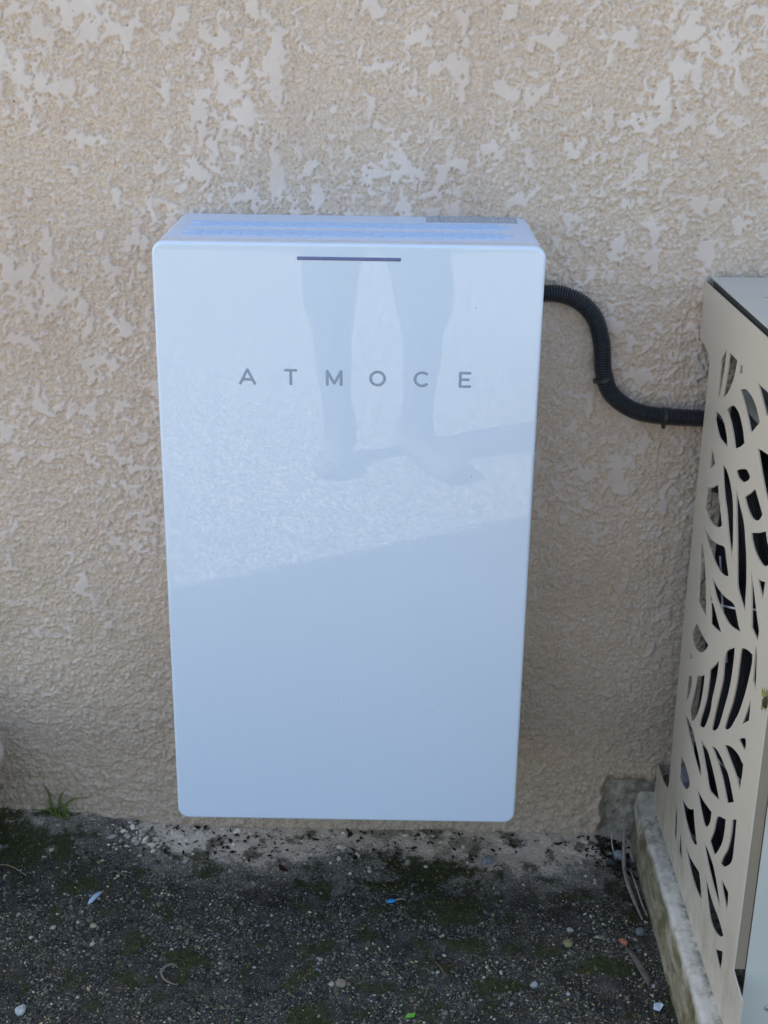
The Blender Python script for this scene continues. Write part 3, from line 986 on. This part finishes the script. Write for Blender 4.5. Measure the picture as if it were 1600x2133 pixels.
# ================================================================== stone kerb under the cover
kerb = empty("stone_plinth", (0.9, -0.3, 0.0))
tag(kerb, "white stone plinth streaked with green algae under the pierced cover", "plinth")
ky = np.linspace(-0.66, -0.002, 150)
prof = [(0.4275, -0.04), (0.4280, 0.0), (0.4300, 0.03), (0.4335, 0.058), (0.4352, 0.0675), (0.4385, 0.0712), (0.4440, 0.0722), (0.4625, 0.0722), (0.60, 0.0722), (1.45, 0.0722), (1.45, -0.04)]
pv = []
for y_ in ky:
    for i, (x_, z_) in enumerate(prof):
        wob = 0.0016 * mnoise.noise((y_ * 38, i * 0.7, 1.0)) + 0.0009 * mnoise.noise((y_ * 130, i * 1.3, 5.0))
        chip = 0.004 * max(0.0, mnoise.noise((y_ * 22, 3.3, 0.0)) - 0.25) if 3 <= i <= 5 else 0.0
        pv.append((x_ + (wob + chip if i < 7 else 0), y_, z_ - chip + (wob * 0.5 if 3 < i < 7 else 0)))
np_ = len(prof)
pf = [(i * np_ + j, (i + 1) * np_ + j, (i + 1) * np_ + j + 1, i * np_ + j + 1) for i in range(len(ky) - 1) for j in range(np_ - 1)]
pf.append(tuple(range(np_)))
k = NT("algae_stone", 0.75, 0.3)
geo = k.n.new("ShaderNodeNewGeometry")
sn = k.n.new("ShaderNodeSeparateXYZ")
k.l.new(geo.outputs["Position"], sn.inputs[0])
st_ = k.ramp(k.noise(45, 6, 0.65), [(0.3, (0.46, 0.40, 0.31)), (0.5, (0.70, 0.635, 0.54)), (0.75, (0.78, 0.73, 0.66))])
side_ = k.range(sn.outputs["Z"], 0.0705, 0.060)           # the upright face holds damp and algae, the top is worn clean
alg = k.math('MULTIPLY', side_, k.range(k.noise(17, 6, 0.7, (1.0, 0.8, 2.2), 0.6), 0.36, 0.60))
alc = k.ramp(k.noise(38, 5, 0.7), [(0.3, (0.065, 0.060, 0.018)), (0.5, (0.15, 0.13, 0.045)), (0.72, (0.32, 0.265, 0.165))])
c_ = k.mix(k.math('MULTIPLY', side_, 0.8), st_, (0.40, 0.33, 0.225))
c_ = k.mix(k.math('MULTIPLY', alg, 0.95), c_, alc)
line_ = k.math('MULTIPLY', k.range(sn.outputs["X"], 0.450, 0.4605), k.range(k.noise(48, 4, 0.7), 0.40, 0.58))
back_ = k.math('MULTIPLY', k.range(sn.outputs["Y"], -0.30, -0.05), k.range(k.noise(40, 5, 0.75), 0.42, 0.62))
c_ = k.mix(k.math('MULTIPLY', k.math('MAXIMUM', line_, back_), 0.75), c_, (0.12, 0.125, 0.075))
k.set("Base Color", c_)
k.bump(k.noise(260, 4, 0.7), 0.4, 0.0015)
mesh_obj("slab", pv, pf, k.m, kerb, True)
# cement fillet at the slab's end by the wall
fv, ff = [], []
for i in range(15):
    for j in range(10):
        u_, w_ = i / 14, j / 9
        x_ = 0.4305 + 0.045 * u_
        y_ = -0.001 - 0.062 * w_ * (1 - 0.15 * u_)
        z_ = 0.068 + 0.030 * (1 - w_) ** 2.2 + 0.004 * mnoise.noise((x_ * 80, y_ * 80, 2.0)) - 0.03 * (1 - min(1, u_ * 5)) ** 2
        fv.append((x_, y_, z_))
for i in range(14):
    for j in range(9):
        a = i * 10 + j
        ff.append((a, a + 1, a + 11, a + 10))
mesh_obj("cement_fillet", fv, ff, plain("cement_grey", (0.44, 0.39, 0.32), 0.9, 0.2, 0.35, 60, 0.4), kerb, True)

# ================================================================== small things lying on the ground
def G(x, y):
    return float(gz(x, y))


def stone(name, label, c, size, color, seed, cat="stone", rough=0.7, sink=0.25):
    bm = bmesh.new()
    bmesh.ops.create_icosphere(bm, subdivisions=3, radius=1.0)
    z0 = G(c[0], c[1])
    rz = random.Random(seed).uniform(0, 3)
    for v in bm.verts:
        d = 1 + 0.22 * mnoise.noise(v.co * 1.1 + Vector((seed, 0, 0))) + 0.06 * mnoise.noise(v.co * 3.5 + Vector((0, seed, 0)))
        p = v.co * d
        p = Vector((p.x * size[0], p.y * size[1], p.z * size[2]))
        p.rotate(Matrix.Rotation(rz, 3, 'Z'))
        v.co = p
    me = bpy.data.meshes.new(name)
    bm.to_mesh(me)
    bm.free()
    me.polygons.foreach_set("use_smooth", [True] * len(me.polygons))
    me.materials.append(plain("stone_" + str(seed), color, rough, 0.35, 0.3, 160, 0.25))
    o = link(bpy.data.objects.new(name, me))
    o.location = (c[0], c[1], z0 + size[2] * (1 - sink))
    tag(o, label, cat)
    return o


stone("pebble", "rounded olive-yellow pebble lying on the dark gravel near the plinth", (.287, -.285), (.0075, .0085, .005), (.25, .22, .11), 1, "pebble")
stone("pebble", "pale grey pebble just behind the olive-yellow one", (.294, -.253), (.0058, .0048, .004), (.34, .34, .31), 2, "pebble")
stone("brick_chip", "small orange-red brick chip on the ground beside the plinth", (.374, -.276), (.0055, .0080, .0042), (.42, .15, .085), 3, "brick chip")
stone("pebble", "smooth round grey pebble touching the foot of the plinth", (.405, -.246), (.0085, .0078, .0068), (.15, .16, .155), 4, "pebble")
stone("pebble", "brown oval pebble near the bottom edge, below the cabinet's middle", (-.060, -.387), (.0075, .0085, .0055), (.26, .195, .14), 5, "pebble")
stone("pebble", "small pale pebble touching the brown oval pebble", (-.074, -.386), (.0044, .0048, .0035), (.38, .35, .29), 6, "pebble")
stone("pebble", "flat light grey pebble on the gravel right of the cabinet's bottom corner", (.227, -.374), (.0065, .0055, .0038), (.36, .37, .35), 7, "pebble")
stone("stone", "lumpy lilac-grey stone at the edge of the sandy strip", (.175, -.076), (.0115, .0085, .0075), (.24, .235, .24), 8)
stone("stone", "white angular stone at the picture's bottom left corner", (-.517, -.452), (.0095, .0070, .0055), (.50, .51, .47), 9)
stone("stone", "grey stone half buried in leaves in the corner by the plinth", (.402, -.045), (.011, .010, .009), (.30, .31, .31), 10)
stone("pebble", "dark rounded pebble in the corner by the plinth, nearest the wall", (.385, -.070), (.009, .008, .007), (.07, .07, .068), 11, "pebble")
stone("pebble", "buff pebble lying left on the gravel in front of the pale blue pod", (-.452, -.262), (.0048, .0055, .0038), (.36, .30, .19), 12, "pebble")

# pale blue plastic pod, left
pod = tube("plastic_pod", [(-.4715, -.207, G(-.47, -.204) + .003), (-.469, -.202, G(-.47, -.204) + .0045), (-.464, -.191, G(-.464, -.19) + .005), (-.4595, -.180, G(-.46, -.18) + .0045), (-.457, -.174, G(-.457, -.174) + .003)],
           [.0012, .0040, .0046, .0036, .0010], plain("pale_blue_plastic", (.42, .52, .62), .35, .5, .1, 90), None, 12, (1, 1, .6))
tag(pod, "pale blue plastic pod lying on the dark gravel at left", "plastic pod")
# blue plastic scrap with a pale stalk, centre
scrap = empty("plastic_scrap", (.014, -.192, G(.014, -.192)))
tag(scrap, "bright blue plastic scrap with a pale stalk on the moss", "plastic scrap")
zz = G(.014, -.192)
tube("cap", [(.006, -.194, zz + .004), (.009, -.1935, zz + .005), (.014, -.192, zz + .0055), (.018, -.191, zz + .005), (.020, -.190, zz + .004)], [.001, .0036, .0042, .0034, .001], plain("blue_plastic", (.03, .30, .72), .35, .5, .1, 90), scrap, 12, (1, 1, .6))
tube("stalk", [(.019, -.1905, zz + .005), (.026, -.188, zz + .006), (.034, -.186, zz + .0045)], [.0008, .0008, .0006], plain("pale_stalk", (.55, .50, .38), .6), scrap, 8)
# green plastic chip at the bottom edge
zz = G(.042, -.450)
gc = mesh_obj("green_chip", [(.034, -.453, zz + .003), (.047, -.451, zz + .004), (.049, -.446, zz + .006), (.037, -.447, zz + .005), (.034, -.453, zz + .0015), (.047, -.451, zz + .0025), (.049, -.446, zz + .0045), (.037, -.447, zz + .0035)],
              [(0, 1, 2, 3), (7, 6, 5, 4), (0, 4, 5, 1), (1, 5, 6, 2), (2, 6, 7, 3), (3, 7, 4, 0)], plain("leaf_green_plastic", (.12, .40, .03), .45))
tag(gc, "small bright green scrap at the picture's bottom edge", "scrap")
# whitish blue chip, bottom right
zz = G(.404, -.412)
wc = mesh_obj("paint_chip", [(.396, -.416, zz + .003), (.405, -.420, zz + .004), (.412, -.411, zz + .007), (.409, -.404, zz + .005), (.399, -.406, zz + .006),
                             (.397, -.416, zz + .0015), (.405, -.420, zz + .0025), (.411, -.411, zz + .0055), (.409, -.404, zz + .0035), (.399, -.406, zz + .0045)],
              [(0, 1, 2, 3, 4), (9, 8, 7, 6, 5), (0, 5, 6, 1), (1, 6, 7, 2), (2, 7, 8, 3), (3, 8, 9, 4), (4, 9, 5, 0)], plain("pale_paint", (.55, .63, .66), .6))
tag(wc, "whitish blue paint chip on the ground near the plinth's front end", "paint chip")


def strand(name, label, pts, r, color, cat, lift=0.0025, flat=(1, 1, .6)):
    P = [np.array([x, y, G(x, y) + lift + dz]) for x, y, dz in pts]
    c = catmull(P, 6)
    n = len(c)
    rad_ = [r * min(1.0, 0.35 + 3.0 * min(i, n - 1 - i) / n) for i in range(n)]
    o = tube(name, c, rad_, plain(name + "_fibre_%d" % len(bpy.data.materials), color, .7, .3, .25, 200), None, 7, flat)
    tag(o, label, cat)


strand("twig", "curled pale dry twig lying on the gravel, bottom left", [(-.305, -.357, 0), (-.313, -.351, .002), (-.322, -.355, .003), (-.328, -.367, .002), (-.323, -.381, .001), (-.312, -.390, 0), (-.300, -.394, 0)], .0019, (.22, .18, .13), "twig")
strand("straw", "thin curved straw on the ground at the left edge", [(-.665, -.112, 0), (-.639, -.114, .001), (-.624, -.116, .001), (-.606, -.126, .001), (-.588, -.140, 0)], .0012, (.36, .28, .17), "straw")
strand("dry_stem", "long flat dry stem leaning along the plinth's foot", [(.413, -.012, .055), (.406, -.073, .012), (.404, -.117, .006), (.408, -.156, .004), (.414, -.214, .002)], .0036, (.30, .26, .20), "stem", .003, (1, 1, .4))
strand("dry_stem", "thin dry stem beside the long flat one by the plinth", [(.414, -.095, .010), (.417, -.13, .010), (.420, -.17, .004), (.424, -.205, .002)], .0015, (.34, .30, .24), "stem")
strand("dry_stem", "short pale stalk standing in the leafy corner by the plinth", [(.392, -.022, .030), (.391, -.03, .016), (.394, -.045, .004), (.396, -.060, .0)], .0012, (.45, .42, .36), "stem")
strand("twig", "thin brown twig on the moss below the cabinet", [(.080, -.33, 0), (.088, -.345, .002), (.094, -.36, 0)], .0010, (.22, .13, .08), "twig")
strand("twig", "flat grey-brown twig among the moss, left of centre", [(-.452, -.118, 0), (-.437, -.126, .002), (-.425, -.134, 0)], .0022, (.13, .10, .075), "twig")
strand("bark_strip", "flat strip of grey bark on the ground beside the orange chip", [(.377, -.288, 0), (.388, -.315, .001), (.396, -.345, .001), (.399, -.365, 0)], .0055, (.15, .13, .105), "bark", .002, (1, 1, .25))


def leaf(name, label, c, length, width, yaw, tilt, color, curl=0.3):
    z0 = G(c[0], c[1]) + 0.004
    n, m_ = 9, 5
    vv, ff = [], []
    rot_ = Matrix.Rotation(yaw, 3, 'Z') @ Matrix.Rotation(tilt, 3, 'Y')
    for side_i in (0, 1):
        for i in range(n):
            t_ = i / (n - 1)
            wv = width * math.sin(math.pi * min(1, t_ * 0.96 + 0.02)) ** 0.8 * (1 - 0.25 * t_)
            for j in range(m_):
                s_i = (j / (m_ - 1)) * 2 - 1
                p = Vector(((t_ - 0.5) * length, s_i * wv * 0.5, curl * length * ((t_ - 0.5) ** 2 + 0.35 * s_i * s_i * 0.5) - side_i * 0.0006))
                p.z += 0.0012 * mnoise.noise((t_ * 5, s_i * 2, yaw))
                p = rot_ @ p
                vv.append((c[0] + p.x, c[1] + p.y, max(z0 + p.z, G(c[0] + p.x, c[1] + p.y) + 0.001 - side_i * 0.0005)))
    for s_i in (0, 1):
        for i in range(n - 1):
            for j in range(m_ - 1):
                a = s_i * n * m_ + i * m_ + j
                q = (a, a + 1, a + m_ + 1, a + m_)
                ff.append(q if s_i == 0 else q[::-1])
    o = mesh_obj(name, vv, ff, plain("dead_leaf_%d" % len(bpy.data.materials), color, .75, .25, .35, 120), None, True)
    tag(o, label, "leaf")


leaf("dead_leaf", "small crumpled rust-brown leaf on the sand under the cabinet's left corner", (-.318, -.012), .022, .009, .2, .15, (.045, .018, .010), .8)
leaf("dead_leaf", "dark red-brown leaf on the gravel below the cabinet, left of centre", (-.168, -.106), .021, .012, -.7, .2, (.050, .022, .018), .5)
leaf("dead_leaf", "dark leaf in the corner, against the wall's broken render", (.372, -.030), .034, .013, .5, -.3, (.025, .018, .014), .6)
leaf("dead_leaf", "brown leaf in the corner, between the wall and the grey stone", (.400, -.020), .036, .014, 1.2, .4, (.060, .040, .028), .5)
leaf("dead_leaf", "curled grey leaf in the corner nearest the plinth", (.418, -.060), .030, .012, 2.0, .2, (.12, .10, .085), .7)
leaf("dead_leaf", "dark curled leaf in front of the corner's grey stone", (.392, -.085), .028, .011, -.4, .1, (.030, .022, .016), .6)
leaf("dead_leaf", "small black leaf on the sandy strip, right of centre", (.300, -.030), .016, .007, .3, .1, (.022, .018, .016), .4)
leaf("dead_leaf", "small black leaf on the sandy strip under the cabinet's middle", (-.118, -.030), .014, .006, -.2, .1, (.020, .016, .014), .4)

# ---- grass tuft against the wall, left
gt = empty("grass_tuft", (-.560, -.012, G(-.56, -.012)))
tag(gt, "small bright green grass tuft at the foot of the wall, left", "grass tuft")
M_BLADE = plain("grass_blade", (.16, .20, .05), .5, .35, .3, 60)
blades = [((-.575, -.006), (-.590, -.002, .075), .0026), ((-.562, -.008), (-.548, -.010, .068), .0028), ((-.556, -.010), (-.500, -.020, .062), .0030),
          ((-.552, -.012), (-.515, -.045, .034), .0026), ((-.566, -.012), (-.575, -.030, .042), .0026), ((-.560, -.014), (-.556, -.045, .030), .0028),
          ((-.570, -.010), (-.605, -.030, .030), .0024), ((-.548, -.014), (-.525, -.06, .018), .0024), ((-.563, -.012), (-.540, -.030, .045), .0024)]
for (bx, by), (tx, ty, tz), w_ in blades:
    z0, tz = G(bx, by), tz * 0.78
    b0, b2 = np.array([bx, by, z0 - .002]), np.array([tx, ty, z0 + tz])
    b1 = (b0 + b2) / 2 + np.array([(bx - tx) * .25, (by - ty) * .2, tz * .22])
    c = catmull([b0, b1, b2], 6)
    n = len(c)
    tube("blade", c, [w_ * (1 - (i / (n - 1)) ** 1.6) + .0002 for i in range(n)], M_BLADE, gt, 6, (1, .35, 1))

# ---- rim of a tapered pot standing at the left edge of the view
pot = empty("plant_pot", (-.7372, -.13, G(-.7372, -.13)))
tag(pot, "tapered beige plant pot at the left edge of the picture", "plant pot")
zb = G(-.7372, -.13) - .006
rings_ = [(.082, 0), (.085, .004), (.1215, .214), (.1235, .218), (.1235, .222), (.121, .224), (.115, .224), (.111, .218), (.106, .180)]
vv, ff = [], []
for r_, z_ in rings_:
    for i in range(40):
        a = 2 * math.pi * i / 40
        vv.append((-.7372 + r_ * math.cos(a), -.13 + r_ * math.sin(a), zb + z_))
for i in range(len(rings_) - 1):
    for j in range(40):
        a, b = i * 40 + j, i * 40 + (j + 1) % 40
        ff.append((a, b, b + 40, a + 40))
mesh_obj("pot_wall", vv, ff, plain("beige_pot_clay", (.44, .37, .29), .7, .3, .15, 30), pot, True)
mesh_obj("soil", [(-.7372 + .1075 * math.cos(i * math.pi / 12), -.13 + .1075 * math.sin(i * math.pi / 12), zb + .186) for i in range(24)], [tuple(range(24))], plain("pot_soil", (.05, .04, .03), .95, .1, .4, 80), pot)
M_LEAF = plain("herb_leaf", (.06, .11, .025), .55, .35, .3, 40)
for i in range(14):
    a, ln_ = i * 2.4, .05 + .006 * (i % 5)
    b0 = np.array([-.7372 + .02 * math.cos(a), -.13 + .02 * math.sin(a), zb + .186])
    b2 = b0 + np.array([ln_ * math.cos(a), ln_ * math.sin(a), .08 + .01 * (i % 4)])
    c = catmull([b0, (b0 + b2) / 2 + np.array([0, 0, .02]), b2], 6)
    n = len(c)
    tube("leaf", c, [.0012 + .0075 * math.sin(math.pi * (q / (n - 1)) ** 1.3) for q in range(n)], M_LEAF, pot, 6, (1, 1, .25))

# ---- withered bud caught on the cover's front edge
bud = empty("withered_bud", (.460, -.543, .572))
tag(bud, "withered yellowish brown bud stuck on the front edge of the pierced cover", "bud")
M_BUD, M_PETAL = plain("bud_brown", (.07, .045, .015), .6, .3, .4, 200), plain("bud_yellow", (.30, .26, .05), .6, .3, .3, 200)
tube("bud_body", [(.4605, -.5495, .566), (.4590, -.5490, .570), (.4590, -.5480, .576), (.4600, -.5475, .581)], [.001, .0034, .0038, .001], M_BUD, bud, 10)
for p1, r_ in (((.4570, -.536, .588), .0026), ((.4585, -.541, .590), .0024), ((.4600, -.546, .591), .002)):
    tube("petal", [(.4595, -.547, .575), tuple((np.array((.4595, -.547, .575)) + np.array(p1)) / 2 + np.array([-.001, .001, 0])), p1], [.001, r_, .0004], M_PETAL, bud, 8, (.5, 1, 1))
tube("petal", [(.4595, -.548, .570), (.4585, -.541, .563), (.4590, -.538, .558)], [.001, .0030, .0008], M_PETAL, bud, 8, (.5, 1, 1))

# ================================================================== the person taking the picture, seen only in the lacquer
def skinned(name, V_, E_, R_, mat, parent, root=0, sub=2):
    me = bpy.data.meshes.new(name)
    off = parent_off(parent)
    me.from_pydata([tuple(Vector(v) - off) for v in V_], E_, [])
    o = bpy.data.objects.new(name, me)
    COL.objects.link(o)
    sk = o.modifiers.new("skin", 'SKIN')
    sk.use_smooth_shade = True
    for i, r_ in enumerate(R_):
        me.skin_vertices[0].data[i].radius = (r_, r_) if np.isscalar(r_) else r_
        me.skin_vertices[0].data[i].use_root = (i == root)
    ss = o.modifiers.new("sub", 'SUBSURF')
    ss.levels = ss.render_levels = sub
    dg = bpy.context.evaluated_depsgraph_get()
    m2 = bpy.data.meshes.new_from_object(o.evaluated_get(dg))
    m2.name = name
    bpy.data.objects.remove(o)
    m2.materials.clear()
    m2.materials.append(mat)
    m2.polygons.foreach_set("use_smooth", [True] * len(m2.polygons))
    return link(bpy.data.objects.new(name, m2), parent)


person = empty("person", (-.045, -2.50, 0.0))
tag(person, "person in dark trousers standing in the sun, mirrored in the cabinet's glossy front", "person")
M_SKIN = plain("skin_tone", (.42, .27, .19), .55, .35, .08, 12)
V_, E_, R_ = [], [], []


def J(p, r_, par=None):
    V_.append(p)
    R_.append(r_)
    if par is not None:
        E_.append((par, len(V_) - 1))
    return len(V_) - 1


pel = J((-.045, -2.50, .95), (.135, .10))
wst = J((-.045, -2.50, 1.10), (.125, .09), pel)
chs = J((-.045, -2.50, 1.31), (.145, .10), wst)
nkb = J((-.045, -2.49, 1.46), (.065, .06), chs)
nck = J((-.045, -2.475, 1.52), .052, nkb)
chn = J((-.045, -2.455, 1.575), (.066, .072), nck)
fac = J((-.045, -2.455, 1.64), (.076, .092), chn)
crn = J((-.045, -2.465, 1.715), (.062, .072), fac)
for s, hip, knee, ank, heel, ball, toe in (
        (-1, (-.145, -2.50, .88), (-.180, -2.485, .50), (-.156, -2.525, .105), (-.158, -2.565, .035), (-.176, -2.40, .035), (-.182, -2.325, .028)),
        (1, (.055, -2.50, .88), (.093, -2.485, .50), (.077, -2.525, .105), (.062, -2.560, .035), (.165, -2.385, .035), (.215, -2.315, .028))):
    a = J(hip, .092, pel)
    a = J(tuple((np.array(hip) * .5 + np.array(knee) * .5)), .078, a)
    kn = J(knee, .056, a)
    cf = J(tuple(np.array(knee) * .66 + np.array(ank) * .34 + np.array([0, -.012, 0])), .056, kn)
    an = J(ank, .034, cf)
    J(heel, .032, an)
    b_ = J(ball, (.032, .022), an)
    J(toe, (.028, .018), b_)
for s in (-1, 1):
    sh = J((-.045 + s * .185, -2.50, 1.42), .058, chs)
    el = J((-.045 + s * .245, -2.43, 1.15), .042, sh)
    wr = J((-.01 + s * .105, -2.125, 1.275), .027, el)
    pa = J((-.004 + s * .062, -2.062, 1.315), (.030, .016), wr)
    for q in range(4):
        f0 = J((s * (.052 - .001 * q), -2.046 + .002 * q, 1.308 + .018 * q), .0095, pa)
        f1 = J((s * (.046 - .001 * q), -2.030, 1.315 + .019 * q), .0085, f0)
        J((s * (.036 + .001 * q), -2.026, 1.318 + .019 * q), .0075, f1)
    th = J((s * .050, -2.075, 1.335), .0105, pa)
    J((s * .034, -2.066, 1.365), .0085, th)
body = skinned("body", V_, E_, R_, M_SKIN, person, 0, 2)
M_TROUSER = plain("dark_trouser_cloth", (.035, .04, .055), .85, .2, .25, 60)
M_SHIRT = plain("grey_shirt_cloth", (.16, .17, .19), .85, .2, .15, 60)
M_SHOE = plain("shoe_fabric", (.10, .10, .10), .7, .3, .25, 80)
V_, E_, R_ = [], [], []
p0 = J((-.045, -2.50, .955), (.150, .118))
J((-.045, -2.50, 1.03), (.142, .110), p0)
for chain in ([((-.142, -2.50, .84), .110), ((-.176, -2.495, .68), .104), ((-.192, -2.49, .56), .088), ((-.188, -2.49, .50), .092), ((-.176, -2.49, .44), .060), ((-.182, -2.505, .35), .063), ((-.170, -2.515, .22), .048), ((-.158, -2.522, .13), .054), ((-.157, -2.525, .085), .056)],
              [((.052, -2.50, .84), .114), ((.062, -2.495, .70), .108), ((.090, -2.49, .58), .100), ((.100, -2.49, .49), .100), ((.088, -2.49, .43), .064), ((.095, -2.505, .35), .066), ((.084, -2.515, .22), .050), ((.079, -2.522, .13), .056), ((.077, -2.525, .085), .058)]):
    a = p0
    for q_, r_ in chain:
        a = J(q_, r_, a)
skinned("trousers", V_, E_, R_, M_TROUSER, person, 0, 2)
V_, E_, R_ = [], [], []
p0 = J((-.045, -2.50, 1.02), (.150, .116))
w0 = J((-.045, -2.50, 1.14), (.142, .108), p0)
c0 = J((-.045, -2.50, 1.32), (.162, .116), w0)
J((-.045, -2.492, 1.45), (.088, .076), c0)
for s in (-1, 1):
    a = J((-.045 + s * .19, -2.50, 1.425), .074, c0)
    J((-.045 + s * .232, -2.455, 1.25), .066, a)
skinned("shirt", V_, E_, R_, M_SHIRT, person, 0, 2)
M_SOCK = plain("grey_sock_knit", (.06, .062, .07), .9, .15, .2, 150)
for heel, mid_, ball, toe, top in (((-.158, -2.572, .045), (-.166, -2.49, .048), (-.176, -2.40, .042), (-.183, -2.318, .034), (-.157, -2.535, .10)),
                                   ((.060, -2.566, .045), (.105, -2.475, .048), (.166, -2.385, .042), (.220, -2.308, .034), (.075, -2.53, .10))):
    V_, E_, R_ = [], [], []
    a = J(heel, (.052, .046))
    b_ = J(mid_, (.056, .050), a)
    c_ = J(ball, (.068, .050), b_)
    J(toe, (.062, .042), c_)
    J(top, .056, a)
    J(tuple(np.array(top) * .45 + np.array(ball) * .55 + np.array([0, 0, .022])), .052, b_)
    keep_ = (V_, E_, R_)
    V_, E_, R_ = [], [], []
    a = J((top[0], top[1] + .006, .19), .052)
    a = J((top[0], top[1] + .008, .115), .056, a)
    J(tuple(np.array(top) * .6 + np.array(ball) * .4 + np.array([0, 0, .018])), .054, a)
    skinned("sock", V_, E_, R_, M_SOCK, person, 0, 2)
    V_, E_, R_ = keep_
    shoe = skinned("shoe", V_, E_, R_, M_SHOE, person, 0, 2)
    for v in shoe.data.vertices:
        v.co.z = max(v.co.z, 0.003)
# the feet and ankles of the figure are in socks
body.data.materials.append(M_SOCK)
for poly in body.data.polygons:
    if poly.center.z < 0.30:
        poly.material_index = 1
# face and hair
bm = bmesh.new()
bmesh.ops.create_uvsphere(bm, u_segments=28, v_segments=18, radius=1.0)
bmesh.ops.delete(bm, geom=[v for v in bm.verts if v.co.z < -0.25 + 0.75 * max(0, v.co.y)], context='VERTS')
for v in bm.verts:
    v.co = Vector((v.co.x * .088, v.co.y * .104 + .030, v.co.z * .085 + 1.668)) + Vector((0, 0, .004 * mnoise.noise(v.co * 5)))
me = bpy.data.meshes.new("hair")
bm.to_mesh(me)
bm.free()
me.polygons.foreach_set("use_smooth", [True] * len(me.polygons))
me.materials.append(plain("brown_hair", (.05, .032, .02), .7, .3, .3, 90))
link(bpy.data.objects.new("hair", me), person)
tube("nose", [(-.045, -2.372, 1.655), (-.045, -2.362, 1.640), (-.045, -2.352, 1.622), (-.045, -2.366, 1.615)], [.006, .009, .012, .006], M_SKIN, person, 10)
M_EYE, M_LIP = plain("eye_dark", (.05, .04, .035), .2), plain("lip_tone", (.36, .16, .13), .5)
for s in (-1, 1):
    tube("eye", [(-.045 + s * .030 - .010, -2.374, 1.652), (-.045 + s * .030, -2.369, 1.653), (-.045 + s * .030 + .010, -2.374, 1.652)], [.003, .006, .003], M_EYE, person, 8)
    tube("ear", [(-.045 + s * .078, -2.46, 1.612), (-.045 + s * .088, -2.465, 1.635), (-.045 + s * .086, -2.468, 1.662)], [.006, .013, .007], M_SKIN, person, 8, (.5, 1, 1))
tube("mouth", [(-.068, -2.378, 1.592), (-.045, -2.370, 1.591), (-.022, -2.378, 1.592)], [.002, .006, .002], M_LIP, person, 8)
# the phone in the hands, just behind the lens position
ph_ = box("smartphone", (-.037, -.0045, -.078), (.037, .0045, .078), plain("phone_glass", (.02, .02, .022), .15, .5), None, .003)
ph_.matrix_world = Matrix.Translation(CAM - fwd * 0.035 + down * 0.02) @ Matrix((right, fwd, -down)).transposed().to_4x4()
tag(ph_, "black smartphone held up by the person facing the cabinet", "smartphone")
